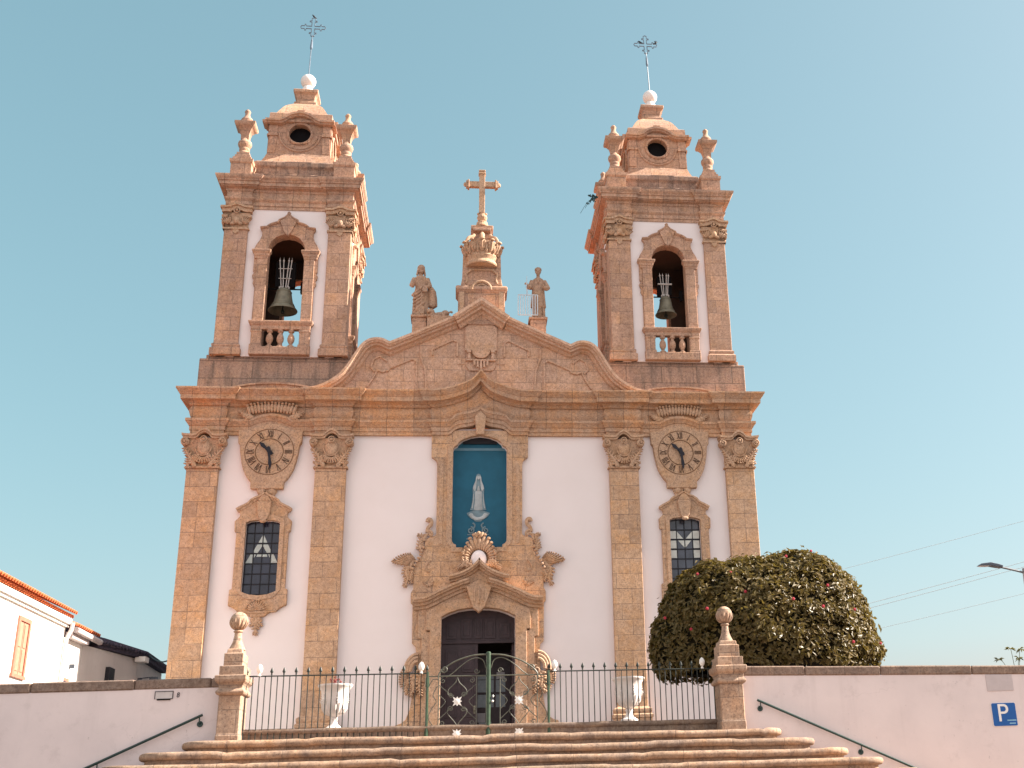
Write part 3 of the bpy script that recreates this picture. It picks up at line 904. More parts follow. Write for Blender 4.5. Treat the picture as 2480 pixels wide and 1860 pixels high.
# flanking shell wings, S-scrolls and lower volutes
for q in (-1, 1):
    mb = MB()
    def X(pts): return [(q * x, z) for x, z in pts]
    fan(mb, q * 1.62, 6.98, -.13, 90 - q * 38, 90 - q * 78, 9, .36, lambda a: .58 + .38 * max(0, min(1, (abs(a - 90) - 36) / 38)), .07, 1.1)
    leafy(mb, X([(1.95, 7.22), (2.2, 7.2), (2.45, 7.2)]), -.10, .17, 21, .06)
    leafy(mb, X([(1.98, 7.1), (2.1, 6.9), (2.05, 6.7), (2.13, 6.5)]), -.10, .19, 22, .06)
    leafy(mb, X([(1.92, 6.9), (1.97, 6.75), (1.93, 6.6)]), -.11, .13, 23, .05)
    for i in range(7):
        t = i / 6
        mb.ell((q * (1.62 + .29 * t ** 1.1), -.19, 7.60 - .62 * t), (.045, .045, .045))
    leafy(mb, X([(1.70, 7.55), (1.72, 7.75), (1.66, 7.95), (1.78, 7.98)]), -.10, .15, 24, .05)
    mb.tube([(q * x, -.12, z) for x, z in smooth_path([(1.60, 7.80), (1.58, 7.95), (1.48, 8.02), (1.40, 7.96), (1.40, 8.06), (1.50, 8.12)], 4)], .045, 7)
    mb.tube([(q * x, -.10, z) for x, z in smooth_path([(1.53, 8.06), (1.50, 8.2), (1.42, 8.30), (1.42, 8.42), (1.50, 8.46), (1.53, 8.38)], 4)], .06, 7)
    mb.build('shell_wing', G_CARVE, portal, smooth=True)
    mb = MB()
    for k, (rr, tr) in enumerate(((.46, .05), (.36, .05), (.26, .05))):
        mb.tube([(q * (1.70 + rr * .75 * math.sin(R(a))), -.16 - .03 * k, 4.08 + rr * math.cos(R(a))) for a in range(0, 106, 12)], tr, 7)
    fan(mb, q * 1.70, 3.86, -.12, 90 - q * 55, 90 - q * 118, 8, .24, .52, .06)
    leafy(mb, X([(1.72, 3.98), (1.82, 3.8), (1.80, 3.6), (1.88, 3.42)]), -.17, .20, 31, .07)
    leafy(mb, X([(1.62, 3.9), (1.64, 3.65), (1.60, 3.42)]), -.20, .17, 32, .07)
    leafy(mb, X([(1.95, 3.8), (2.02, 3.62), (1.98, 3.46)]), -.12, .14, 33, .05)
    spiral(mb, q * 1.66, 4.02, -.24, .13, 1.5, 90, q, .035)
    mb.build('side_volute', G_CARVE, portal, smooth=True)
    mb = MB()       # small relief sprigs on the portal field
    mb.tube([(q * x, -.13, z) for x, z in smooth_path([(1.42, 7.22), (1.52, 7.1), (1.55, 6.95), (1.42, 6.88)], 4)], .025, 6)
    leafy(mb, X([(1.35, 6.58), (1.45, 6.5), (1.58, 6.56)]), -.13, .1, 41, .03)
    mb.build('relief_sprig', G_CARVE, portal, smooth=True)

# niche: blue ground with the white figure on its cloud and pedestal
mb = MB(); mb.prism(mir(NICHE_IN), .18, .22)
nb = mb.build('niche_panel', BLUE, CH)
mb = MB(); mb.prism([(-.80, 10.66), (.80, 10.66), (.80, 10.74), (-.80, 10.74)], .165, .181); mb.build('pale_band', BLUEL, nb)
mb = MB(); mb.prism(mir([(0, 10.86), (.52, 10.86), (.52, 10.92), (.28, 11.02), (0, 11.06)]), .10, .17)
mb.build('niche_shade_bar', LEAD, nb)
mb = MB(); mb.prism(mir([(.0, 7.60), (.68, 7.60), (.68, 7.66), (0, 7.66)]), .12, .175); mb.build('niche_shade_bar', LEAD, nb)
def relief(mb, half_pts, cx, depth, y): mb.prism([(cx + x, z) for x, z in half_pts], y - depth, y)
FX = -.035
mb = MB()
mant = [(0, 9.93), (.055, 9.90), (.085, 9.80), (.095, 9.70), (.15, 9.56), (.175, 9.45), (.165, 9.3), (.18, 9.1), (.215, 8.9), (.24, 8.80), (0, 8.76)]
relief(mb, mir(mant), FX, .02, .18)
cloud = [(0, 8.78), (.16, 8.77), (.26, 8.74), (.345, 8.70), (.30, 8.62), (.24, 8.56), (.14, 8.50), (.08, 8.45), (0, 8.44)]
relief(mb, mir(cloud), FX, .022, .18)
for q in (-1, 1):
    spiral(mb, FX + q * .22, 8.17, .172, .11, 1.5, 90, q, .028, 18)
    mb.tube([(FX + q * x, .170, z) for x, z in smooth_path([(.16, 8.40), (.10, 8.34), (.12, 8.26), (.18, 8.2)], 4)], .026, 6)
    mb.box(FX + q * .22 - .1, FX + q * .22 + .1, .165, .181, 8.03, 8.06); mb.box(FX + q * .22 - .12, FX + q * .22 + .12, .165, .181, 7.90, 7.94)
fg = mb.build('figure_image', FIGD, nb)
mb = MB()
for q in (-1, 1):
    relief(mb, [(q * .03, 9.88), (q * .075, 9.82), (q * .085, 9.70), (q * .145, 9.56), (q * .165, 9.46), (q * .10, 9.36), (q * .07, 9.5), (q * .055, 9.7), (q * .045, 9.78)], FX, .032, .18)
    relief(mb, [(q * .15, 9.3), (q * .16, 9.1), (q * .20, 8.86), (q * .17, 8.84), (q * .14, 9.05), (q * .135, 9.3)], FX, .030, .18)
    mb.tube([(FX + q * .02, .145, 9.40), (FX + q * .008, .14, 9.54)], [.022, .010], 6)
mb.ell((FX, .155, 9.80), (.045, .02, .06), 0, 12, 8)
relief(mb, mir([(0, 9.42), (.10, 9.36), (.10, 9.1), (.13, 8.85), (.12, 8.80), (0, 8.79)]), FX, .028, .18)
for x in (-.08, -.03, .02, .07): mb.tube([(FX + x * .7, .150, 9.3), (FX + x * 1.3, .148, 8.82)], .012, 5)
for i in range(9):
    a = R(195 + 150 * i / 8)
    mb.ell((FX + .22 * math.cos(a), .155, 8.69 + .16 * math.sin(a)), (.07, .016, .05), 0, 9, 6)
mb.build('figure_highlight', FIG, nb, smooth=True)

# door: fixed transom, closed left leaf, right leaf standing open, inner glazed screen
mb = MB()
mb.prism([(-1.06, 4.88)] + [(-x, z) for x, z in DOOR_IN[1:]] + [(x, z) for x, z in reversed(DOOR_IN[1:-1])] + [(1.06, 4.88)], .30, .38)
for i, (xa, xb) in enumerate(((-.92, -.62), (-.50, -.18), (-.12, .12), (.18, .50), (.62, .92))):
    tz = 5.50 if i in (0, 4) else 5.64
    mb.box(xa, xb, .275, .30, 5.0, tz - .06)
    mb.box(xa + .07, xb - .07, .262, .275, 5.08, tz - .14)
mb.box(-1.06, 1.06, .255, .30, 4.86, 4.93)
mb.build('door_transom', WOOD, CH, bevel=.012)
def door_leaf(mb, x0, x1, y, swing=None):
    mb.box(x0, x1, y, y + .07, 1.72, 4.86)
    wd = x1 - x0; st = .11; mid = (x0 + x1) / 2
    for (a, b) in ((x0 + st, mid - .06), (mid + .06, x1 - st)):
        for (za, zb) in ((4.05, 4.70), (2.80, 3.93), (1.9, 2.66)):
            mb.box(a, b, y - .022, y, za, zb); mb.box(a + .06, b - .06, y - .034, y - .022, za + .07, zb - .07)
mb = MB(); door_leaf(mb, -1.05, -.005, .30)
dl = mb.build('door_leaf', WOOD, CH, bevel=.01)
mb = MB(); mb.ell((-.09, .26, 3.0), (.035, .03, .035)); mb.box(-.12, -.06, .285, .30, 2.9, 3.12)
mb.build('handle', BRONZE, dl)
mb = MB()
mb.box(.98, 1.05, .38, 1.40, 1.72, 4.86)
for za, zb in ((4.05, 4.7), (2.8, 3.93), (1.9, 2.66)):
    mb.box(.96, .98, .5, .85, za, zb); mb.box(.96, .98, .95, 1.3, za, zb)
mb.build('door_leaf', WOOD, CH, bevel=.01)
mb = MB()
mb.box(-1.0, 1.02, 1.28, 1.34, 1.72, 4.7)
scr = mb.build('vestibule_screen', WOOD, CH)
for x0, x1 in ((-.03, .48), (.54, .82)):
    mb = MB()
    for z0, z1 in ((3.92, 4.06), (3.55, 3.92), (3.12, 3.50)):
        mb.box(x0, x1, 1.262, 1.28, z0 + .02, z1)
    mb.build('screen_pane', VEST, scr)
mb = MB(); mb.box(.05, .42, 1.262, 1.28, 2.05, 2.72)
mb.build('screen_pane', VEST, scr)
mb = MB(); mb.box(0.0, .24, 1.24, 1.255, 2.72, 2.98); mb.build('notice_paper', PAPER, scr)
mb = MB(); mb.box(.56, .80, 1.24, 1.255, 3.94, 4.14); mb.build('notice_paper', PAPER, scr)
mb = MB(); mb.box(-1.2, 1.2, -.6, .3, 1.70, 1.86); mb.build('door_step', G_STEP, CH, bevel=.02)

# ---- curved gable between the towers
TOPL = [(-5.30, 12.45), (-5.0, 12.485), (-4.66, 12.62), (-4.28, 12.90), (-4.04, 13.22), (-3.84, 13.58), (-3.66, 13.87), (-3.45, 14.045), (-3.22, 14.10), (-3.02, 14.08), (-2.84, 13.99)]
TOPM = [(-2.80, 13.975), (-2.0, 14.34), (-.86, 14.88)]
lft = smooth_path(TOPL, 4)
RAKE = [(0, 0), (.40, 0), (.40, -.085), (.365, -.11), (.345, -.15), (.27, -.17), (.265, -.235), (.13, -.26), (.11, -.31), (.07, -.345), (0, -.36)]
top = lft + TOPM[1:] + [(0, 15.50)] + [(-x, z) for x, z in reversed(TOPM[1:])] + [(-x, z) for x, z in reversed(lft)]
mb = MB()
body = [(x, z - .10) for x, z in top]
mb.prism(body + [(5.30, 12.2), (-5.30, 12.2)], -.10, .55)
ped = mb.build('gable_wall', G_GABLE, CH)
mb = MB()
lftm = lft[:-1] + TOPM
mb.rake_sweep(lftm, [(o, n * .88) for o, n in RAKE], -.10)
mb.rake_sweep([(-x, z) for x, z in reversed(lftm)], [(o, n * .88) for o, n in RAKE], -.10)
mb.rake_sweep([(-.88, 14.865), (0, 15.495), (.88, 14.865)], [(o + (.07 if o else 0), n * 1.12 + .006) for o, n in RAKE], -.10)
# thickness behind the moulding
tk = [(x, z + .004) for x, z in top]
mb.prism(tk + [(x, z - .22) for x, z in reversed(top)], -.09, .62)
mb.build('raking_cornice', G_GTRIM, ped, smooth=28)
mb = MB()     # tablet and bracketed ornament
mb.prism([(-.50, 13.84), (.50, 13.84), (.50, 14.62), (0, 14.98), (-.50, 14.62)], -.17, -.09)
mb.prism([(-.46, 13.30), (-.36, 13.16), (.36, 13.16), (.46, 13.30), (.47, 13.84), (-.47, 13.84)], -.16, -.09)
mb.box(-.50, .50, -.24, -.1, 13.80, 13.86)
for q in (-1, 1):
    mb.box(q * .37 - .07, q * .37 + .07, -.30, -.1, 13.72, 13.80)
    mb.tube([(q * .37, -.22, 13.72), (q * .37, -.22, 13.52)], .06, 8)
    mb.box(q * .37 - .1, q * .37 + .1, -.27, -.1, 13.46, 13.52)
    mb.box(min(q * .5, q * .75), max(q * .5, q * .75), -.125, -.09, 13.38, 13.42)
mb.prism([(-.28, 13.80)] + arc(0, 13.78, .28, 180, 360, 12, .24) + [(.28, 13.80)], -.28, -.1)
for i, x in enumerate((-.2, -.1, 0, .1, .2)):
    mb.tube([(x, -.22, 13.48), (x, -.24, 13.30 - .06 * (2 - abs(i - 2)))], .042, 6)
mb.box(-.28, .28, -.25, -.1, 13.46, 13.52)
mb.build('gable_cartouche', G_GTRIM, ped, bevel=.015)
for q in (-1, 1):
    mb = MB()     # raised panel mouldings
    for ln in ([(1.50, 13.66), (1.52, 13.86), (.87, 14.19), (.74, 14.13), (.73, 13.64)],
               [(1.86, 13.98), (1.86, 13.6), (1.72, 13.2), (1.69, 12.8), (1.66, 12.42)],
               [(1.98, 12.42), (1.98, 13.45), (2.10, 13.54), (2.80, 13.22), (2.84, 13.14), (3.02, 13.10), (3.16, 13.16), (3.30, 12.86), (3.46, 12.6)],
               [(2.88, 13.44), (3.10, 13.62), (3.30, 13.50), (3.36, 13.24), (3.24, 13.1)]):
        pts = [(q * x, z) for x, z in ln]
        if q < 0: pts.reverse()
        mb.rake_sweep(pts, [(0, .03), (.05, .026), (.06, 0), (.05, -.026), (0, -.03)], -.098)
    mb.build('panel_moulding', G_GTRIM, ped)
# pedestals of the gable
mb = MB()
mb.prism([(-.74, 14.7), (.74, 14.7), (.74, 15.82), (-.74, 15.82)], -.22, .55)
mb.plan_sweep([(-.74, .55), (-.74, -.22), (.74, -.22), (.74, .55)], [(-.3, 15.80), (.02, 15.80), (.05, 15.86), (.08, 15.88), (.08, 15.98), (.04, 16.03), (-.3, 16.06)])
mb.lathe(0, .16, [(.66, 16.04), (.62, 16.3), (.60, 17.3), (.60, 17.36), (.40, 17.42), (.36, 17.7)], sq=True, sy=.62)
mb.lathe(0, .16, [(.30, 17.70), (.30, 18.08), (.36, 18.10), (.36, 18.24), (.24, 18.26)], sq=True, sy=.9)
mb.box(-.26, .26, -.26, .3, 17.62, 17.74); mb.box(-.29, .29, -.3, .3, 17.98, 18.08)
cp = mb.build('cross_pedestal', G_UP, ped, bevel=.015)
mb = MB()
mb.tube([(p[0], -.26, p[1]) for p in arc(0, 15.88, .30, 0, 180, 14)], .055, 8); mb.tube([(p[0], -.24, p[1]) for p in arc(0, 15.88, .20, 0, 180, 14)], .035, 8)
for q in (-1, 1):
    mb.box(min(q * .70, q * .55), max(q * .70, q * .55), -.27, -.2, 14.9, 15.8)
    mb.tube([(q * x, -.25, z) for x, z in smooth_path([(.50, 16.10), (.46, 16.25), (.50, 16.42), (.40, 16.52), (.34, 16.58)], 4)], .035, 6)
mb.box(-.40, .40, -.265, -.2, 16.56, 16.62)
mb.build('pedestal_scroll', G_CARVE, cp, smooth=30)
# stone crown
mb = MB()
cy = -.12
mb.lathe(0, cy, [(.43, 16.70), (.50, 16.70), (.52, 16.74), (.50, 16.80), (.47, 16.86), (.50, 16.96), (.52, 17.0), (.49, 17.04), (.50, 17.10)], 36)
for k in range(24):
    a = 2 * PI * k / 24
    big_ = k % 2 == 0
    Mz = Matrix.Rotation(a, 3, 'Z') @ Matrix.Rotation(R(18), 3, 'Y')
    ca_, sa_ = math.cos(a), math.sin(a)
    def CP(r, z): return (r * ca_, cy + r * sa_, z)
    if big_:
        mb.ell(CP(.565, 17.27), (.05, .10, .20), 0, 8, 8, M=Mz)
        mb.ell(CP(.62, 17.27), (.03, .03, .14), 0, 6, 6, M=Mz)
        mb.ell(CP(.665, 17.46), (.06, .085, .045), 0, 8, 6, M=Mz)
        for q in (-1, 1):
            b_ = a + q * .14
            mb.ell((.60 * math.cos(b_), cy + .60 * math.sin(b_), 17.34), (.035, .035, .09), 0, 6, 6, M=Mz)
    else:
        mb.ell(CP(.54, 17.20), (.035, .05, .13), 0, 7, 6, M=Mz)
        mb.tube([CP(.53, 17.06), CP(.555, 17.12), CP(.56, 17.2)], [.03, .035, .02], 5)
mb.lathe(0, cy, [(.48, 17.0), (.52, 17.2), (.58, 17.45), (.55, 17.45), (.46, 17.2), (.3, 17.1)], 36)
for k in range(6):
    a = 2 * PI * k / 6 - PI / 2
    pts = smooth_path([(.60, 17.42), (.50, 17.66), (.36, 17.74), (.28, 17.84)], 3)
    mb.tube([(r * math.cos(a), cy + r * math.sin(a), z) for r, z in pts], [.06] * (len(pts) - 1) + [.045], 7)
mb.ell((0, cy - .34, 17.72), (.09, .08, .12)); mb.ell((0, cy - .5, 17.42), (.1, .06, .14))
mb.build('crown_ornament', G_CARVE, cp, smooth=40)
mb = MB()
mb.lathe(0, .02, [(.22, 18.24), (.22, 18.30), (.18, 18.34), (.18, 18.42), (.10, 18.44), (.14, 18.5), (.17, 18.58), (.15, 18.67), (.08, 18.71), (.09, 18.74), (.08, 18.8)], 16)
for q in (-1, 1): mb.ell((q * .12, .02, 18.74), (.05, .05, .05))
mb.box(-.105, .085, -.07, .11, 18.76, 20.30)
for q in (-1, 1):
    a, b = sorted((q * .08, q * .42)); mb.box(a - .01, b - .01, -.06, .10, 19.73, 19.93)
    a, b = sorted((q * .42, q * .48)); mb.box(a - .01, b - .01, -.10, .14, 19.68, 19.98)
    a, b = sorted((q * .48, q * .53)); mb.box(a - .01, b - .01, -.08, .12, 19.71, 19.95)
    mb.ell((q * .55 - .01, .02, 19.83), (.07, .07, .08))
mb.box(-.13, .11, -.095, .135, 20.20, 20.26); mb.box(-.12, .10, -.085, .125, 20.30, 20.36)
mb.build('stone_cross', G_CARVE, cp, bevel=.012)
for q, x0, x1 in ((-1, -2.16, -1.72), (1, 1.56, 2.06)):
    mb = MB(); mb.box(x0, x1, -.05, .5, 14.2, 14.98); mb.box(x0 - .05, x1 + .05, -.10, .55, 14.98, 15.06)
    mb.build('statue_pedestal', G_UP, ped, bevel=.012)

# ------------------------------------------------------------------ bell towers (built for the right-hand side, sx mirrors)
TCX, TCY, TH = 6.135, 1.865, 1.965        # centre, half-width to the pier faces
TENT = [(-.30, 18.64), (0, 18.64), (0, 18.75), (.025, 18.752), (.025, 18.88), (.045, 18.90), (.08, 18.95), (.085, 19.0), (.01, 19.015), (.01, 19.22), (.04, 19.24), (.06, 19.30), (.18, 19.34), (.185, 19.37),
        (.235, 19.375), (.24, 19.49), (.27, 19.50), (.285, 19.55), (.34, 19.60), (.355, 19.64), (.355, 19.69), (-.30, 19.76)]
def rot4(mbf, cx, cy):
    """the same shape on the four sides of the tower"""
    src = MB(); mbf(src)
    out = MB()
    for k in range(4):
        ca, sa = round(math.cos(k * PI / 2)), round(math.sin(k * PI / 2))
        out.add([(cx + (x - cx) * ca - (y - cy) * sa, cy + (x - cx) * sa + (y - cy) * ca, z) for x, y, z in src.v], src.f)
    return out
def rot4_build(fn, cx, cy, name, mat, parent, bevel=0.0, smooth=False):
    """one object per side of the tower, copies turned about its axis"""
    b = MB(); fn(b)
    o = b.build(name, mat, parent, smooth=smooth, bevel=bevel, org=(cx, cy, 0))
    for k in (1, 2, 3):
        c = copy_part(o, parent); c.rotation_euler = (0, 0, k * PI / 2)
    return o
BELL_IN = [(0, 17.73), (.19, 17.70), (.36, 17.61), (.49, 17.45), (.545, 17.28), (.56, 17.12), (.56, 13.8), (0, 13.8)]
BELL_OUT = [(0, 18.52), (.035, 18.43), (.12, 18.33), (.30, 18.23), (.32, 18.16), (.50, 18.10), (.60, 18.04), (.66, 17.98), (.86, 17.96), (.85, 17.90), (.79, 17.82), (.79, 17.66), (.85, 17.50), (.94, 17.35), (.99, 17.22), (.99, 17.14), (.90, 17.12)]
def tower(s):
    cx, cy = s * TCX, TCY
    yf = cy - TH                                    # pier front
    # plinth of the tower
    mb = MB()
    x0, x1 = sorted((s * 3.98, s * 8.48))
    mb.box(x0, x1, 0.0, 4.6, 12.35, 13.52)
    xa, xb = sorted((s * 4.04, s * 8.30))
    mb.box(xa, xb, .05, 4.3, 13.52, 13.66)
    pl = mb.build('tower_plinth', G_STAIN, CH, bevel=.015)
    # walls with the four bell openings
    def w1(b):
        b.prism([(cx - 1.9, 13.6), (cx + 1.9, 13.6), (cx + 1.9, 18.9), (cx - 1.9, 18.9)], yf + .10, yf + .34, [at_x(mir([(x * 1.12, z + (.06 if z > 17 else 0)) for x, z in BELL_IN]), cx)])
    tw = rot4(w1, cx, cy).build('tower_wall', P_WHITE, CH)
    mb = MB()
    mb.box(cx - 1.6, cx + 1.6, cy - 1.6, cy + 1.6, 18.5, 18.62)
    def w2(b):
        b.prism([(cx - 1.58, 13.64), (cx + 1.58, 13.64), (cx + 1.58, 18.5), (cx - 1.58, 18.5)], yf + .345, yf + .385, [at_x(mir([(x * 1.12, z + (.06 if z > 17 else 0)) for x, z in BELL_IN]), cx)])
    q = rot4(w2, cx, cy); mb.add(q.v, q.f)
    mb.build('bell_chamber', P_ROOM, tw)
    # corner piers
    for k, (ex, ey) in enumerate(((-1, -1), (1, -1), (1, 1), (-1, 1))):
        xa, xb = sorted((cx + ex * TH, cx + ex * (TH - .72)))
        ya, yb = sorted((cy + ey * TH, cy + ey * (TH - .72)))
        mb = MB(); mb.box(xa, xb, ya, yb, 13.9, 17.9)
        pr = mb.build('corner_pier', G_UP, tw, bevel=.012)
        mb = MB()
        mb.plan_sweep([(xa, ya), (xb, ya), (xb, yb), (xa, yb)], [(-.1, 13.60), (.09, 13.60), (.09, 13.80), (.03, 13.86), (.05, 13.90), (.05, 13.95), (.01, 13.99), (-.1, 13.99)], closed=True)
        mb.build('pier_base', G_UP, tw)
        if ey < 0 or ex == -s:
            mb = MB()
            if ey < 0: tower_capital(mb, (xa + xb) / 2, ya, 17.86, 18.66, .72)
            side = MB(); tower_capital(side, 0, 0, 17.86, 18.66, .72)
            fx = xb if ex > 0 else xa
            ymid = (ya + yb) / 2
            mb.add([(fx - y * ex, ymid + x * ex, z) for x, y, z in side.v], side.f)
            mb.build('capital', G_CARVE, tw, smooth=35)
    # framed openings with imposts, scrolls and keystone
    def fr(b):
        for q in (-1, 1):
            inn = list(reversed(BELL_IN[:6]))
            b.prism([(cx + q * x, z) for x, z in BELL_OUT + [(.56, 17.12)] + inn[1:]], yf - .02, yf + .12)
            b.prism([(cx + q * x, z) for x, z in [(0, 17.80), (.3, 17.78), (.66, 17.5), (.66, 13.8), (.56, 13.8), (.56, 17.12)] + inn[1:]], yf + .121, yf + .39)
            b.prism([(cx + q * x, z) for x, z in [(.56, 13.8), (.56, 17.0), (.88, 17.0), (.88, 13.8)]], yf - .03, yf + .12)
            b.prism([(cx + q * x, z) for x, z in [(.88, 14.62), (.88, 16.95), (.98, 16.95), (.98, 16.42), (.93, 16.40), (1.0, 16.30), (.985, 16.2), (.94, 16.14), (.965, 16.02), (.93, 15.92), (.90, 15.9), (.90, 14.62)]], yf + .01, yf + .12)
            b.plan_sweep([(cx + q * .75 - .19, yf + .12), (cx + q * .75 - .19, yf - .03), (cx + q * .75 + .19, yf - .03), (cx + q * .75 + .19, yf + .12)],
                         [(-.1, 16.86), (.015, 16.86), (.015, 16.92), (.04, 16.95), (.05, 17.02), (.08, 17.06), (.10, 17.10), (.10, 17.15), (-.1, 17.18)])
            pts = [(cx + q * x, z) for x, z in BELL_OUT[:9]]
            if q < 0: pts.reverse()
            else: pts = pts
            if q > 0: b.rake_sweep(pts, [(0, .01), (.07, .01), (.07, -.03), (.03, -.06), (0, -.07)], yf - .015)
            else: b.rake_sweep(pts, [(0, .01), (.07, .01), (.07, -.03), (.03, -.06), (0, -.07)], yf - .015)
        b.prism(at_x(mir([(0, 18.40), (.10, 18.28), (.26, 18.18), (.17, 17.95), (.10, 17.76), (0, 17.66)]), cx), yf - .085, yf + .1)
    rot4_build(fr, cx, cy, 'opening_surround', G_UP, tw, bevel=.01)
    # parapet of the openings
    def par(b):
        b.plan_sweep([(cx - .87, yf + .14), (cx - .87, yf - .07), (cx + .87, yf - .07), (cx + .87, yf + .14)], [(-.1, 14.44), (.02, 14.44), (.02, 14.56), (.05, 14.58), (.09, 14.64), (.10, 14.70), (-.1, 14.72)])
        b.box(cx - .80, cx + .80, yf - .07, yf + .14, 14.45, 14.70)
        b.box(cx - .90, cx + .90, yf - .12, yf + .1, 13.60, 13.86)
        for q in (-1, 1):
            xx = cx + q * .72
            b.box(xx - .15, xx + .15, yf - .09, yf + .1, 13.86, 14.44)
            b.box(xx - .18, xx + .18, yf - .11, yf + .1, 13.84, 13.94); b.box(xx - .17, xx + .17, yf - .105, yf + .1, 14.34, 14.42)
    rot4_build(par, cx, cy, 'parapet', G_UP, tw, bevel=.012)
    def bal(b):
        for x in (-.32, 0, .32):
            b.lathe(cx + x, yf, [(.10, 13.85), (.10, 13.91), (.06, 13.94), (.05, 13.97), (.105, 14.08), (.11, 14.16), (.09, 14.24), (.05, 14.31), (.05, 14.34), (.09, 14.37), (.09, 14.45)], 14)
    one = MB(); bal(one)
    src = MB(); src.lathe(cx - .32, yf, [(.10, 13.85), (.10, 13.91), (.06, 13.94), (.05, 13.97), (.105, 14.08), (.11, 14.16), (.09, 14.24), (.05, 14.31), (.05, 14.34), (.09, 14.37), (.09, 14.45)], 14)
    b0 = src.build('baluster', G_UP, tw, smooth=40)
    copy_part(b0, tw, (.32, 0, 0)); copy_part(b0, tw, (.64, 0, 0))
    for k in (1, 2, 3):
        for x in (-.32, 0, .32):
            a = k * PI / 2
            p = Vector((x, -TH, 0)); p.rotate(Matrix.Rotation(a, 3, 'Z'))
            copy_part(b0, tw, (p.x + .32, p.y + TH, 0))
    # entablature round the four sides, broken forward over the piers
    def side_pts():
        return [(-TH, -TH), (-TH + .76, -TH), (-TH + .76, -TH + .07), (TH - .76, -TH + .07), (TH - .76, -TH)]
    loop = []
    for k in range(4):
        M_ = Matrix.Rotation(k * PI / 2, 2)
        for p in side_pts():
            v = M_ @ Vector(p); loop.append((cx + v.x, cy + v.y))
    mb = MB(); mb.plan_sweep(loop, TENT, closed=True)
    mb.hprism(loop, 19.60, 19.74)
    te = mb.build('tower_entablature', G_TRIM, CH, smooth=28)
    # corner pedestals and urns
    a_src = u_src = None
    for ex, ey in ((-1, -1), (1, -1), (1, 1), (-1, 1)):
        px, py = cx + ex * 1.63, cy + ey * 1.63
        if a_src is None:
            ox, oy = px, py
            mb = MB()
            mb.lathe(px, py, [(.325, 19.72), (.325, 20.28), (.35, 20.30), (.365, 20.34), (.365, 20.43), (.29, 20.46), (.29, 20.54), (.24, 20.56), (.24, 20.64), (.20, 20.66), (.20, 20.76), (.15, 20.78)], sq=True)
            a_src = mb.build('urn_pedestal', G_UP, te)
            mb = MB()
            mb.lathe(px, py, [(.17, 20.72), (.19, 20.78), (.17, 20.83), (.15, 20.86), (.17, 20.92), (.17, 20.96), (.155, 20.99), (.20, 21.06), (.225, 21.14), (.21, 21.22), (.15, 21.28), (.135, 21.34)], 18)
            mb.lathe(px, py, [(.125, 21.30), (.13, 21.44), (.17, 21.60), (.25, 21.72), (.30, 21.75), (.33, 21.80), (.33, 21.88), (.24, 21.90)], sq=True)
            mb.lathe(px, py, [(.17, 21.88), (.19, 21.96), (.18, 22.0), (.20, 22.04), (.18, 22.10), (.11, 22.18), (.085, 22.25), (.08, 22.34), (.10, 22.38), (.09, 22.42), (.05, 22.47)], 16)
            u_src = mb.build('urn_finial', G_UP, te, smooth=40)
        else:
            copy_part(a_src, te, (px - ox, py - oy, 0)); copy_part(u_src, te, (px - ox, py - oy, 0))
    # stepped plinth and the domed lantern
    mb = MB()
    mb.lathe(cx, cy, [(1.60, 19.70), (1.60, 19.98), (1.50, 20.02), (1.42, 20.10), (1.42, 20.22), (1.28, 20.24), (1.28, 20.46), (1.30, 20.50), (1.36, 20.56), (1.36, 20.72), (1.28, 20.78), (1.20, 20.80)], sq=True)
    ln = mb.build('lantern_plinth', G_STAIN, CH, bevel=.02)
    mb = MB()
    mb.lathe(cx, cy, [(1.18, 20.78), (1.15, 20.88), (1.09, 21.02), (1.04, 21.18), (1.01, 21.24), (.74, 21.26), (.74, 22.40), (1.0, 22.41), (1.10, 22.43), (1.12, 22.50), (1.04, 22.52), (1.03, 22.80),
                     (.98, 22.84), (.88, 22.86), (.84, 22.94), (.77, 23.08), (.70, 23.22), (.63, 23.34), (.55, 23.44), (.46, 23.52), (.39, 23.60)], sq=True)
    lb = mb.build('lantern_body', G_UP, CH, smooth=28)
    yl = cy - 1.0
    oz = 22.02
    def eye(b):
        b.prism([(cx - .985, 21.22), (cx + .985, 21.22), (cx + .985, 22.44), (cx - .985, 22.44)], yl, yl + .24, [at_x(arc(0, oz, .37, 0, 345, 23), cx)])
        for q in (-1, 1):
            b.prism([(cx + q * .78, 21.24), (cx + q * 1.02, 21.24), (cx + q * 1.0, 21.5), (cx + q * .985, 21.9), (cx + q * .74, 21.9)], yl - .035, yl + .1)
            b.box(min(cx + q * .72, cx + q * 1.03), max(cx + q * .72, cx + q * 1.03), yl - .075, yl + .1, 21.9, 21.98)
            b.box(min(cx + q * .74, cx + q * 1.01), max(cx + q * .74, cx + q * 1.01), yl - .04, yl + .1, 21.98, 22.40)
        b.tube([(p_[0], yl - .01, p_[1]) for p_ in arc(cx, oz, .40, 0, 350, 30)], .05, 6, closed=True)
        b.tube([(p_[0], yl - .005, p_[1]) for p_ in arc(cx, oz, .68, 180, 360, 24)], .035, 6)
        b.tube([(p_[0], yl - .005, p_[1]) for p_ in arc(cx, oz, .60, 180, 360, 24)], .018, 6)
        b.rake_sweep([(cx - 1.13, 22.44), (cx - .66, 22.44), (cx - .58, 22.47)] + [(x, z) for x, z in arc(cx, 22.04, .70, 138, 42, 12)] + [(cx + .58, 22.47), (cx + .66, 22.44), (cx + 1.13, 22.44)], [(0, .03), (.24, .03), (.24, -.045), (.19, -.06), (.17, -.105), (.06, -.125), (0, -.125)], yl)
        b.prism([(x, z) for x, z in arc(cx, 22.04, .66, 36, 144, 12)], yl - .02, yl + .2)
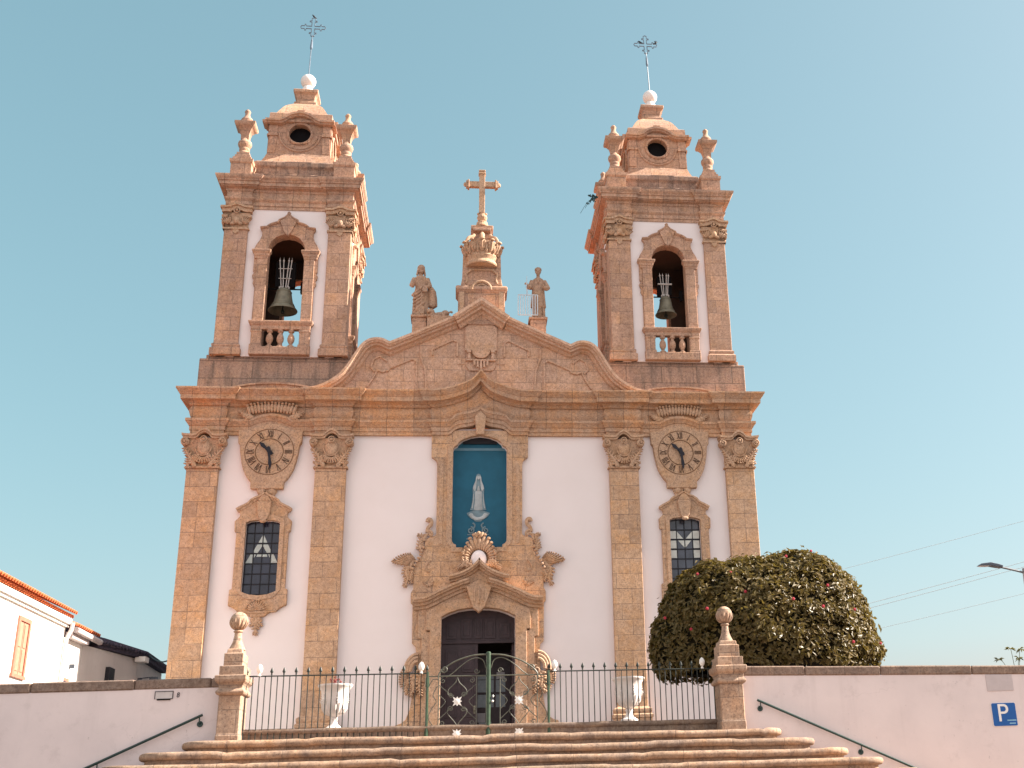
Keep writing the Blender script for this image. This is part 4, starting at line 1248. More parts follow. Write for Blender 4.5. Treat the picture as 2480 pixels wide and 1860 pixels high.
        b.prism([(cx - .62, 22.52)] + [(x, z) for x, z in arc(cx, 22.10, .70, 140, 40, 10)] + [(cx + .62, 22.52)], yl - .06, yl + .3)
        b.prism([(cx - .13, 22.76), (cx + .13, 22.76), (cx + .12, 22.90), (cx - .12, 22.90)], yl - .10, yl + .4)
    rot4_build(eye, cx, cy, 'oculus_frame', G_UP, lb, smooth=28)
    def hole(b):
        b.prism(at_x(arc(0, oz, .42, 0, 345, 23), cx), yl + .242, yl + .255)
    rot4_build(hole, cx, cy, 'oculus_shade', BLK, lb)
    mb = MB()
    mb.lathe(cx, cy, [(.38, 23.58), (.38, 23.70), (.32, 23.73), (.30, 23.78), (.30, 23.86), (.34, 24.0), (.385, 24.06), (.42, 24.09), (.42, 24.20), (.24, 24.24)], sq=True)
    tp = mb.build('ball_pedestal', G_UP, CH, bevel=.015)
    mb = MB(); mb.lathe(cx, cy, [(.20, 24.22), (.20, 24.40), (.15, 24.54)], 16); mb.ell((cx, cy, 24.77), (.265, .265, .265), 0, 24, 14)
    mb.build('white_ball', BALLW, tp, smooth=True)
    # wrought-iron cross
    lean = -.05 if s < 0 else -.035
    def L_(x, z): return (cx + x + (z - 25.1) * lean * (1 if s > 0 else -.35), cy, z)
    mb = MB()
    mb.tube([L_(0, 25.0), L_(0, 26.75)], .020, 6)
    mb.tube([L_(0, 26.10), L_(0, 26.2), L_(0, 26.5), L_(0, 26.62)], [.016, .05, .035, .016], 8)
    zc = 27.08
    def arm(dx, dz, L):
        px, pz = -dz, dx
        pts = []
        for a_, b_ in ((.055, .055), (L * .55, .055), (L * .58, .13), (L * .66, .13), (L * .69, .06), (L * .93, .06), (L, 0)):
            pts.append((dx * a_ + px * b_, dz * a_ + pz * b_))
        back = [(dx * a_ - px * b_, dz * a_ - pz * b_) for a_, b_ in ((L * .93, .06), (L * .69, .06), (L * .66, .13), (L * .58, .13), (L * .55, .055), (.055, .055))]
        return pts + back
    for dx, dz, L in ((1, 0, .44), (-1, 0, .44), (0, 1, .42), (0, -1, .40)):
        mb.tube([L_(x, zc + z) for x, z in arm(dx, dz, L)], .018, 5)
    mb.build('iron_cross', IRONR, tp)
    return te
def tower_capital(mb, cx, yf, z0, z1, wd):
    """tower capital: bowed abacus, rosette, two fan leaves, cherub boss and drop"""
    h = z1 - z0; W = wd / 2
    mb.box(cx - W - .04, cx + W + .04, yf - .045, yf + .2, z0, z0 + .06)
    mb.plan_sweep([(cx - W, yf + .2), (cx - W, yf), (cx + W, yf), (cx + W, yf + .2)], [(-.02, z0), (0, z0 + h * .3), (.05, z0 + h * .72), (-.02, z0 + h * .76)])
    A = W * 1.36
    ts = [-1 + i / 10 for i in range(21)]
    bow = lambda t: h * .17 * math.exp(-(t / .36) ** 2)
    for d, lo, hi in ((.15, .90, .99), (.10, .74, .90)):
        k = 1 if lo > .8 else .93
        mb.prism([(cx + A * t * k, z0 + h * hi + bow(t) * .75) for t in ts] + [(cx + A * t * k, z0 + h * lo + bow(t) * .75) for t in reversed(ts)], yf - d, yf + .2)
    mb.tube([(cx + .09 * math.cos(R(a)), yf - .11, z0 + h * .80 + .09 * math.sin(R(a))) for a in range(0, 360, 30)], .02, 6, closed=True)
    mb.ell((cx, yf - .11, z0 + h * .80), (.045, .04, .045))
    for q in (-1, 1):
        fan(mb, cx + q * W * .45, z0 + h * .12, yf - .05, 90 - q * 2, 90 - q * 58, 5, .10, .36, .05)
        mb.tube([(cx + q * W * 1.12, yf - .09, z0 + h * .56), (cx + q * W * 1.12, yf + .08, z0 + h * .56)], .055, 10)
    mb.ell((cx, yf - .07, z0 + h * .36), (.10, .07, .12)); mb.ell((cx - .1, yf - .05, z0 + h * .26), (.1, .05, .06), R(25)); mb.ell((cx + .1, yf - .05, z0 + h * .26), (.1, .05, .06), R(-25))
    mb.prism([(cx - .09, z0), (cx + .09, z0), (cx + .09, z0 - .09), (cx, z0 - .15), (cx - .09, z0 - .09)], yf - .035, yf + .05)
for s in (-1, 1): tower(s)

# bells on their painted yokes
def bell(x, y, zr, r, h, label, lean=0.0, crossbar=False):
    t = thing('church_bell', (x, y, zr), label, 'bell')
    mb = MB()
    prof = [(r * .86, zr + .03), (r * .99, zr), (r, zr + .02), (r * .93, zr + h * .08), (r * .78, zr + h * .2), (r * .66, zr + h * .38), (r * .58, zr + h * .6), (r * .52, zr + h * .82), (r * .47, zr + h * .93), (r * .32, zr + h), (r * .05, zr + h * 1.02)]
    inner = [(r * .05, zr + h * .9), (r * .42, zr + h * .85), (r * .55, zr + h * .4), (r * .86, zr + .03)]
    mb.lathe(x, y, inner + prof[1:], 28)
    for zb in (.22, .30, .84): mb.tube([(x + r * q * math.cos(2 * PI * i / 28), y + r * q * math.sin(2 * PI * i / 28), zr + h * zb) for q in ((.785, .715, .525)[(.22, .30, .84).index(zb)],) for i in range(28)], .012, 5, closed=True)
    mb.build('bell_body', BRONZE, t, smooth=40)
    mb = MB(); mb.tube([(x, y, zr + h * .8), (x, y, zr - .02)], .02, 6); mb.ell((x, y, zr - .02), (.06, .06, .08))
    mb.build('clapper', IRON, t, smooth=True)
    zt = zr + h
    mb = MB()
    k = r / .45
    for i, (dx, fl) in enumerate(((-.10, -.19), (-.04, -.07), (.04, .09), (.10, .18))):
        mb.tube([(x + dx * k, y, zt + .06), (x + (dx + (fl - dx) * 1.0) * k + lean, y - .02, zt + .98 * k)], .017, 6)
        mb.ell((x + fl * k + lean, y - .02, zt + .98 * k), (.03, .03, .04))
        mb.tube([(x + fl * k + lean, y - .02, zt + 1.0 * k), (x + fl * k + lean, y - .02, zt + 1.10 * k)], [.014, .003], 5)
        mb.tube([(x + dx * 1.3 * k, y, zt - .02), (x + dx * 1.5 * k, y - .03, zt + .05), (x + dx * k, y, zt + .10)], .026, 6)
    for zz, w_ in (((.36, .19), (.70, .21)) if not crossbar else ((.58, .30),)):
        mb.tube([(x - w_ * k + lean * zz, y - .035, zt + zz * k), (x + w_ * k + lean * zz, y - .035, zt + zz * k)], .012 if not crossbar else .028, 6)
    mb.build('yoke_rods', RODW, t, smooth=True)
    mb = MB()
    mb.tube([(x - .62, y + .05, zt + .02), (x + .62, y + .05, zt + .02)], .022, 6)
    mb.box(x - .30 * k, x + .30 * k, y + .03, y + .22, zt + .10, zt + .95 * k)
    for q in (-1, 1): mb.box(x + q * .55 - .05, x + q * .55 + .05, y - .02, y + .12, zt - .12, zt + .25)
    mb.build('headstock', BLK, t)
    return t
bell(-6.22, .50, 15.33, .455, .76, 'large greenish bronze bell hanging under four white rods in the left tower opening')
bell(6.10, .60, 15.48, .36, .66, 'smaller bronze bell hanging below a white crossbar in the right tower opening', 0.0, True)

# small perched birds
def bird(x, y, z, ang, label, spread=False, k=.52):
    mb = MB(); X0, Y0, Z0 = x, y, z; x = y = z = 0.0
    M_ = Matrix.Rotation(ang, 3, 'Z') @ Matrix.Rotation(R(-35), 3, 'Y')
    mb.ell((x, y, z + .10), (.115, .06, .065), 0, 12, 8, M=M_)
    hd = Vector((math.cos(ang) * .09, math.sin(ang) * .09, .19))
    mb.ell((x + hd.x, y + hd.y, z + hd.z), (.045, .042, .045), 0, 10, 6)
    mb.tube([(x + hd.x, y + hd.y, z + hd.z), (x + hd.x + math.cos(ang) * .08, y + hd.y + math.sin(ang) * .08, z + hd.z - .01)], [.016, .003], 5)
    mb.tube([(x - math.cos(ang) * .07, y - math.sin(ang) * .07, z + .06), (x - math.cos(ang) * .2, y - math.sin(ang) * .2, z - .02)], [.04, .02], 6)
    if spread:
        for q in (-1, 1): mb.tube([(x, y, z + .13), (x - .05, y + q * .05, z + .22), (x - .12 * q, y, z + .26)], [.035, .03, .006], 5)
    for q in (-1, 1): mb.tube([(x + q * .02, y + q * .02, z + .06), (x + q * .02, y + q * .02, z - .005)], .007, 5)
    mb.v = [(X0 + a * k, Y0 + b * k, Z0 + c * k) for a, b, c in mb.v]
    return tag(mb.build('perched_bird', BIRD, None, smooth=True, org=(X0, Y0, Z0)), label, 'bird')
_cx = lambda s, z, x: s * TCX + x + (z - 25.1) * (-.05 * -.35 if s < 0 else -.035)
bird(_cx(-1, 27.5, 0), TCY, 27.505, R(200), 'dark bird perched on the tip of the left tower cross')
bird(_cx(1, 27.1, -.20), TCY, 27.15, R(160), 'dark bird on the left arm of the right tower cross')
bird(_cx(1, 27.1, .40), TCY, 27.15, R(20), 'dark bird with raised wings on the right arm of the right tower cross', True)

# weed rooted in the cornice of the right tower
t = thing('wall_weed', (3.78, -.30, 19.3), 'straggly green weed growing out of the right tower cornice', 'weed')
mb = MB(); lf = MB()
rnd = random.Random(5)
for (ex, ez) in ((-.16, .02), (-.22, -.16), (-.42, -.42), (-.58, -.62), (-.10, -.14), (-.28, .03), (-.30, -.30)):
    pts = [(3.80, -.28, 19.32), (3.80 + ex * .5, -.32, 19.34 + ez * .3 + .03), (3.80 + ex, -.33, 19.32 + ez)]
    pts = smooth_path(pts, 4)
    mb.tube(pts, .006, 4)
    for p in pts[2:]:
        if rnd.random() < (.95 if ez > -.25 else .5):
            for _ in range(2): lf.ell((p[0] + rnd.uniform(-.03, .03), p[1] + rnd.uniform(-.03, .03), p[2] + rnd.uniform(-.03, .03)), (.035, .008, .018), rnd.uniform(0, 3), 6, 4)
mb.build('stem', LEAFB, t); lf.build('foliage', LEAFB, t)

# ------------------------------------------------------------------ statues
def remesh(o, vox, smooth_it=2):
    r = o.modifiers.new('remesh', 'REMESH'); r.mode = 'VOXEL'; r.voxel_size = vox; r.use_smooth_shade = True
    if smooth_it:
        s_ = o.modifiers.new('smooth', 'SMOOTH'); s_.factor = .5; s_.iterations = smooth_it
def robe(mb, x, y, z, rings, n=36, folds=9, amp=.02, ph=0.0):
    """rings: (height, rx, ry, shift x, shift y, fold strength)"""
    vs = []; fs = []
    for j, (h, rx, ry, sx, sy, fa) in enumerate(rings):
        for i in range(n):
            a = 2 * PI * i / n
            k = 1 + fa * amp * 16 * (math.sin(folds * a + ph + h * 1.4) * .6 + .4 * math.sin(folds * 1.7 * a + 1.3 + ph))
            vs.append((x + sx + rx * math.cos(a) * k, y + sy + ry * math.sin(a) * k, z + h))
    for j in range(len(rings) - 1):
        for i in range(n):
            fs.append((j * n + i, j * n + (i + 1) % n, (j + 1) * n + (i + 1) % n, (j + 1) * n + i))
    fs.append(tuple(range(n - 1, -1, -1))); fs.append(tuple(range((len(rings) - 1) * n, len(rings) * n)))
    mb.add(vs, fs)
def hand(mb, p, d, sd, L=.10, curl=.5):
    """palm with four fingers of unequal length and a thumb leaving its side"""
    d = Vector(d).normalized(); p = Vector(p)
    side = Vector((0, 0, 1)) if abs(d.z) < .8 else Vector((1, 0, 0))
    nrm = d.cross(side).normalized(); side = nrm.cross(d).normalized()
    mb.tube([p, p + d * L * .6], [.032, .036], 8)
    for i, ln in enumerate((.82, 1.0, .94, .72)):
        o = p + d * L * .5 + side * (.028 * (1.5 - i) * .9)
        mb.tube([o, o + d * L * .42 * ln, o + d * L * .68 * ln + nrm * sd * L * .3 * curl * 1.6, o + d * L * .62 * ln + nrm * sd * L * .6 * curl * 1.6], [.0125, .012, .0115, .010], 6)
    o = p + d * L * .18 + side * .03
    mb.tube([o, o + side * .02 + nrm * sd * .035 + d * .015, o + side * .018 + nrm * sd * .05 + d * .045], [.013, .012, .010], 6)
def head(mb, x, y, z, yaw, long_hair, h=.26):
    """z = chin; face looks towards -y turned by yaw"""
    M_ = Matrix.Rotation(yaw, 3, 'Z')
    def P(a, b, c):
        v = M_ @ Vector((a, b, c)); return (x + v.x, y + v.y, z + v.z)
    k = h / .26
    mb.ell(P(0, .01, .15 * k), (.088 * k, .108 * k, .125 * k), 0, 16, 12, M=M_)
    mb.ell(P(0, -.035, .055 * k), (.060 * k, .065 * k, .062 * k), 0, 12, 8, M=M_)
    mb.tube([P(0, -.088 * k, .165 * k), P(0, -.112 * k, .105 * k), P(0, -.092 * k, .09 * k)], [.012, .020, .014], 6)
    mb.tube([P(-.062 * k, -.078 * k, .168 * k), P(0, -.100 * k, .172 * k), P(.062 * k, -.078 * k, .168 * k)], .014, 6)
    for q in (-1, 1):
        mb.ell(P(q * .034 * k, -.086 * k, .142 * k), (.016, .012, .009), 0, 8, 6, M=M_)
        mb.ell(P(q * .086 * k, .005, .13 * k), (.012, .022, .032), 0, 8, 6, M=M_)
        mb.ell(P(q * .045 * k, -.062 * k, .09 * k), (.025, .025, .03), 0, 8, 6, M=M_)
    mb.tube([P(-.028 * k, -.083 * k, .066 * k), P(0, -.096 * k, .068 * k), P(.028 * k, -.083 * k, .066 * k)], .0085, 6)
    mb.tube([P(-.022 * k, -.080 * k, .052 * k), P(0, -.092 * k, .051 * k), P(.022 * k, -.080 * k, .052 * k)], .0085, 6)
    for i in range(11):      # hair locks
        a = R(20 + 140 * i / 10)
        mb.ell(P(.085 * k * math.cos(a), .03, .175 * k + .095 * k * math.sin(a)), (.035, .085, .035), 0, 8, 6, M=M_)
    if long_hair:
        for q in (-1, 1):
            for i in range(5): mb.ell(P(q * (.085 + .008 * i) * k, .025, (.16 - .045 * i) * k), (.034, .055, .042), 0, 8, 6, M=M_)
        mb.ell(P(0, .085, .08), (.10, .05, .13), 0, 10, 8, M=M_)
    else:
        for i in range(9):
            a = PI * i / 8
            mb.ell(P(.082 * k * math.cos(a), -.045 * math.sin(a) - .01, .225 * k), (.03, .035, .028), 0, 8, 6, M=M_)

# left: robed bearded apostle-like figure with a book on the hip
SX, SY, SZ = -1.93, .20, 15.06
mb = MB()
robe(mb, SX, SY, SZ, [(0, .25, .19, .0, 0, .6), (.12, .25, .19, 0, 0, .7), (.4, .23, .175, .0, 0, .8), (.7, .215, .165, -.01, 0, .7), (.92, .185, .15, -.01, 0, .5), (1.04, .165, .135, -.01, 0, .2), (1.2, .19, .135, -.01, 0, .15), (1.36, .205, .125, -.01, 0, .1), (1.43, .16, .10, -.01, 0, 0), (1.475, .07, .07, -.01, 0, 0)], 44, 9, .012)
mb.tube([(SX - .02, SY, SZ + 1.44), (SX - .01, SY - .02, SZ + 1.57)], [.068, .058], 10)
head(mb, SX + .0, SY - .03, SZ + 1.53, R(12), True, .285)
for k in range(6):       # mantle folds across the body
    z0 = SZ + .98 - .12 * k
    mb.tube(smooth_path([(SX + .14 - .015 * k, SY - .13, z0 + .04), (SX + .0, SY - .19, z0 - .13), (SX - .16, SY - .16, z0 - .24), (SX - .23, SY - .06, z0 - .24 - .02 * k)], 4), .034 - .002 * k, 7)
mb.tube(smooth_path([(SX - .26, SY - .02, SZ + .76), (SX - .12, SY - .19, SZ + .84), (SX + .06, SY - .20, SZ + 1.0), (SX + .16, SY - .14, SZ + 1.05)], 4), [.05] * 12 + [.04], 8)
mb.tube(smooth_path([(SX + .16, SY - .1, SZ + .5), (SX + .05, SY - .19, SZ + .40), (SX - .1, SY - .2, SZ + .22), (SX - .22, SY - .15, SZ + .05)], 4), .035, 7)
for x in (-.02, .05, .11): mb.tube([(SX + x, SY - .18, SZ + .32), (SX + x + .01, SY - .19, SZ + .05)], .026, 6)
mb.tube([(SX - .20, SY, SZ + 1.37), (SX - .285, SY - .04, SZ + 1.12), (SX - .25, SY - .2, SZ + 1.02), (SX - .21, SY - .27, SZ + 1.08)], [.085, .085, .062, .04], 10)
hand(mb, (SX - .21, SY - .26, SZ + 1.07), (.35, -.5, .8), 1)
mb.tube([(SX + .185, SY, SZ + 1.37), (SX + .27, SY + .0, SZ + 1.12), (SX + .24, SY - .16, SZ + 1.02), (SX + .17, SY - .22, SZ + 1.0)], [.082, .085, .06, .038], 10)
hand(mb, (SX + .20, SY - .20, SZ + 1.0), (-.75, -.3, -.3), -1)
robe(mb, SX + .36, SY + .05, SZ, [(.36, .06, .08, .02, 0, .2), (.42, .16, .12, .01, 0, .4), (.7, .155, .12, 0, 0, .5), (.95, .135, .11, -.02, 0, .4), (1.08, .09, .09, -.06, 0, .2), (1.14, .04, .05, -.09, 0, 0)], 26, 7, .012, 1.0)
mb.ell((SX + .06, SY - .2, SZ + .04), (.06, .13, .045), 0, 10, 6); mb.ell((SX - .12, SY - .18, SZ + .04), (.055, .11, .045), 0, 10, 6)
mb.box(SX - .26, SX + .24, SY - .26, SY + .2, SZ - .005, SZ + .02)
st1 = mb.build('saint_statue', G_STATUE, None, org=(SX, SY, SZ))
remesh(st1, .013)
tag(st1, 'left gable statue: stone person in draped robe with long hair', 'statue')
mb = MB(); Mb = MB()
mb.box(SX + .06, SX + .215, SY - .285, SY - .235, SZ + .80, SZ + 1.02)
mb.box(SX + .06, SX + .075, SY - .29, SY - .23, SZ + .795, SZ + 1.025)
tag(mb.build('stone_book', G_STATUE, None, bevel=.008, org=(SX + .14, SY - .26, SZ + .80)), 'small closed stone book held on the hip by the left gable statue', 'book')

# right: figure in a knee-length dalmatic, arms bent forward
SX, SY, SZ = 1.835, .20, 15.06
mb = MB()
robe(mb, SX, SY, SZ, [(0, .20, .15, .01, 0, .9), (.2, .19, .145, .01, 0, .9), (.42, .20, .15, 0, 0, .6), (.43, .245, .185, 0, 0, .15), (.5, .24, .18, 0, 0, .2), (.8, .215, .165, 0, 0, .15), (1.05, .20, .15, 0, 0, .1), (1.25, .205, .14, 0, 0, .05), (1.38, .20, .125, 0, 0, 0), (1.45, .14, .095, 0, 0, 0), (1.485, .07, .07, 0, 0, 0)], 44, 8, .014, .6)
mb.tube([(SX, SY, SZ + 1.46), (SX + .0, SY - .02, SZ + 1.60)], [.062, .056], 10)
head(mb, SX + .0, SY - .03, SZ + 1.56, R(-6), False, .27)
mb.tube([(SX - .07, SY - .09, SZ + 1.46), (SX - .02, SY - .15, SZ + 1.34), (SX, SY - .155, SZ + 1.25)], .02, 6); mb.tube([(SX + .07, SY - .09, SZ + 1.46), (SX + .02, SY - .15, SZ + 1.34), (SX, SY - .155, SZ + 1.25)], .02, 6)
mb.tube([(SX + .13, SY - .10, SZ + 1.42), (SX + .17, SY - .15, SZ + 1.1), (SX + .18, SY - .17, SZ + .45)], .016, 6)
mb.tube([(SX - .18, SY, SZ + 1.38), (SX - .27, SY - .0, SZ + 1.14), (SX - .33, SY - .14, SZ + 1.1), (SX - .36, SY - .22, SZ + 1.13)], [.085, .095, .085, .05], 10)
hand(mb, (SX - .355, SY - .20, SZ + 1.12), (-.2, -.8, .35), 1, .10, .9)
mb.tube([(SX + .18, SY, SZ + 1.38), (SX + .30, SY - .02, SZ + 1.12), (SX + .25, SY - .18, SZ + 1.04), (SX + .16, SY - .24, SZ + 1.07)], [.085, .095, .085, .045], 10)
hand(mb, (SX + .19, SY - .22, SZ + 1.06), (-.8, -.35, .3), -1, .10, .6)
for q in (-1, 1): mb.ell((SX + q * .07 + .03, SY - .17, SZ + .04), (.05, .11, .042), 0, 10, 6)
for k in range(5): mb.tube([(SX - .14 + .07 * k, SY - .14, SZ + .42), (SX - .15 + .075 * k, SY - .15, SZ + .05)], .022, 6)
mb.box(SX - .22, SX + .22, SY - .24, SY + .18, SZ - .005, SZ + .02)
st2 = mb.build('saint_statue', G_STATUE, None, org=(SX, SY, SZ))
remesh(st2, .013)
tag(st2, 'right gable statue: short-haired stone person in knee-length tunic, arms bent', 'statue')
mb = MB(); mb.tube([(SX - .39, SY - .28, SZ + .72), (SX - .39, SY - .29, SZ + 1.14), (SX - .385, SY - .29, SZ + 1.42)], [.008, .016, .008], 6)
tag(mb.build('palm_rod', GRIDW, None, org=(SX - .39, SY - .28, SZ + .72)), 'thin pale rod held upright in the hand of the right gable statue', 'rod')
mb = MB()
gx0, gx1, gz0, gz1, gy = 1.17, 1.79, 15.09, 15.80, -.12
for x in [gx0 + (gx1 - gx0) * i / 8 for i in range(9)]: mb.tube([(x, gy, gz0), (x, gy, gz1)], .017, 6)
for z in (gz0 + .01, gz1): mb.tube([(gx0, gy, z), (gx1, gy, z)], .018, 6)
mb.tube([(1.47, gy, gz1), (1.47, gy + .02, 16.0)], .010, 5)
tag(mb.build('gridiron', GRIDW, None, smooth=True, org=(1.48, gy, gz0)), 'white painted metal gridiron standing beside the feet of the right gable statue', 'gridiron')

# animal lying on the slope at the feet of the left statue
ax, ay, az = -1.36, .05, 14.98
mb = MB()
mb.ell((ax + .02, ay + .06, az + .13), (.29, .13, .115), R(10), 14, 10)
mb.ell((ax + .22, ay + .06, az + .20), (.13, .12, .12), 0, 12, 8)
mb.ell((ax - .22, ay - .02, az + .16), (.13, .13, .14), 0, 12, 8)
mb.ell((ax - .27, ay - .10, az + .20), (.085, .09, .095), 0, 12, 8)
mb.ell((ax - .285, ay - .19, az + .165), (.05, .06, .045), 0, 10, 6)
for q in (-1, 1):
    mb.ell((ax - .27 + q * .075, ay - .07, az + .29), (.03, .02, .04), 0, 8, 6)
    mb.ell((ax - .28 + q * .035, ay - .175, az + .215), (.014, .012, .012), 0, 8, 6)
    mb.tube([(ax - .2 + q * .07, ay - .05, az + .08), (ax - .3 + q * .06, ay - .16, az + .02), (ax - .34 + q * .06, ay - .26, az + .01)], [.055, .045, .04], 8)
    mb.tube([(ax + .24, ay + .02 * q - .06, az + .14), (ax + .12, ay - .10, az + .08), (ax + .22, ay - .14, az + .06)], [.07, .05, .04], 8)
for k in range(10):
    a = 2 * PI * k / 10
    mb.ell((ax - .24 + .10 * math.cos(a), ay - .03, az + .19 + .11 * math.sin(a)), (.045, .06, .045), 0, 8, 6)
mb.tube(smooth_path([(ax + .30, ay + .06, az + .2), (ax + .40, ay + .04, az + .28), (ax + .44, ay, az + .22), (ax + .38, ay - .06, az + .2)], 4), .025, 6)
mb.box(ax - .34, ax + .40, ay - .2, ay + .2, az - .35, az + .04)
lion = mb.build('stone_lion', G_STATUE, None, org=(ax, ay, az))
remesh(lion, .013)
tag(lion, 'small carved stone lion lying on the gable slope by the left statue', 'stone lion')

# ------------------------------------------------------------------ steps up to the gate
steps = thing('stone_steps', (0, -13.0, GZ), 'broad worn stone stairway with rounded nosings leading up to the gate', 'steps')
STEP_Z = [1.54, 1.34, 1.13, .93] + [.93 - .205 * i for i in range(1, 12)]
for k, zt in enumerate(STEP_Z[:14]):
    if zt < GZ + .05: break
    xl = -5.30 - .50 * k - .10 * (k > 0); xr = 5.64 + .53 * k
    yf = -12.72 - .38 * k
    rad = .55
    rnd = random.Random(k)
    def fy(x): return yf + .045 * x
    pts = [(xl, fy(xl) + 1.2 + .3 * k)]
    for i in range(9):
        a = PI + (PI / 2) * i / 8
        pts.append((xl + rad + rad * math.cos(a), fy(xl + rad) + rad + rad * math.sin(a)))
    n = int((xr - xl - 2 * rad) / .16)
    joints = [xl + rad + 1.3 + 1.75 * j + rnd.uniform(-.5, .5) for j in range(12)]
    for i in range(1, n):
        x = xl + rad + (xr - xl - 2 * rad) * i / n
        pts.append((x, fy(x) + .018 * noise.noise((x * 1.3, k * 7.1, 0)) + .008 * noise.noise((x * 6, k * 3.1, 2))))
    for i in range(9):
        a = 3 * PI / 2 + (PI / 2) * i / 8
        pts.append((xr - rad + rad * math.cos(a), fy(xr - rad) + rad + rad * math.sin(a)))
    pts.append((xr, fy(xr) + 1.2 + .2 * k))
    h = .215
    prof = [(-.14, zt - h - .03), (-.10, zt - h - .03), (-.095, zt - .135), (-.04, zt - .126), (-.012, zt - .108), (0.0, zt - .075), (0.0, zt - .05), (-.012, zt - .022), (-.035, zt - .005), (-.07, zt)]
    def wob(x, z, k=k, zt=zt, joints=joints):
        d = -.007 * (x) + .012 * noise.noise((x * .9, k * 4.3, 5)) + .006 * noise.noise((x * 5.0, k * 9.3, z * 3))
        for j in joints:
            if abs(x - j) < .05: d -= .014
        seg = sum(1 for j in joints if x > j)
        d += .010 * math.sin(seg * 2.3 + k * 1.7)
        return d if z > zt - .15 else 0
    mb = MB()
    mb.plan_sweep(pts, prof, dz=wob)
    m_ = len(prof)
    topi = [i * m_ + m_ - 1 for i in range(len(pts))]
    # tread, as a strip towards the back
    nb_ = len(mb.v)
    for i, p in enumerate(pts): mb.v.append((min(max(p[0], xl + .3), xr - .3), -11.9 + .03 * p[0], mb.v[topi[i]][2]))
    for i in range(len(pts) - 1): mb.f.append((topi[i], topi[i + 1], nb_ + i + 1, nb_ + i))
    mb.build('step', G_STEP, steps, smooth=50)
# kerb of the terrace behind the fence
mb = MB()
kp = [(-4.40 + 8.9 * i / 50, -12.06 + .055 * (-4.40 + 8.9 * i / 50)) for i in range(51)]
mb.plan_sweep(kp, [(-.5, 1.4), (-.03, 1.4), (-.03, 1.66), (.0, 1.68), (.015, 1.72), (.0, 1.752), (-.04, 1.762), (-.5, 1.765)], dz=lambda x, z: .010 * noise.noise((x * 2, 1, 3)) - .004 * x)
kerb = mb.build('terrace_kerb', G_KERB, steps, smooth=50)

# ------------------------------------------------------------------ boundary walls
def bwall(name, a, b, label, zt=2.69, drop=0.0):
    t = thing(name, (a[0], a[1], GZ), label, 'wall')
    d = Vector((b[0] - a[0], b[1] - a[1])); L = d.length; d.normalize(); n = Vector((d.y, -d.x))
    th = .42
    def quad(o0, o1, t0=0, t1=L):
        return [(a[0] + d.x * t0 + n.x * o0, a[1] + d.y * t0 + n.y * o0), (a[0] + d.x * t1 + n.x * o0, a[1] + d.y * t1 + n.y * o0), (a[0] + d.x * t1 + n.x * o1, a[1] + d.y * t1 + n.y * o1), (a[0] + d.x * t0 + n.x * o1, a[1] + d.y * t0 + n.y * o1)]
    mb = MB(); mb.hprism(quad(0, -th), GZ, 2.52)
    def slope(mb): mb.v = [(p[0], p[1], p[2] - (drop * abs(p[0] - a[0]) if p[2] > 1 else 0)) for p in mb.v]; return mb
    slope(mb).build('wall_face', P_WALL, t)
    rnd = random.Random(name)
    x = 0.0
    mb = MB()
    while x < L - .01:
        l = min(rnd.uniform(1.3, 1.9), L - x)
        z_ = rnd.uniform(-.006, .008); o_ = .025 + rnd.uniform(-.008, .008)
        mb.hprism(quad(o_, -th - .03, x + .004, x + l - .004), 2.515, zt + z_)
        x += l
    slope(mb).build('wall_coping', G_COPE, t, bevel=.022)
    return t, d, n
lw, ld, ln_ = bwall('boundary_wall', (-22, -11.81), (-4.62, -12.33), 'white plastered boundary wall with dark stone coping left of the steps')
rw, rd, rn = bwall('boundary_wall', (4.80, -12.02), (21.0, -12.50), 'white plastered boundary wall with stone coping right of the steps, carrying the parking sign', drop=.023)
def on_wall(x, off, side):
    """point on the face of a boundary wall at a given x"""
    a, d, n = ((-22, -11.81), ld, ln_) if side < 0 else ((4.80, -12.02), rd, rn)
    t = (x - a[0]) / d.x
    return (x + n.x * off, a[1] + d.y * t + n.y * off)

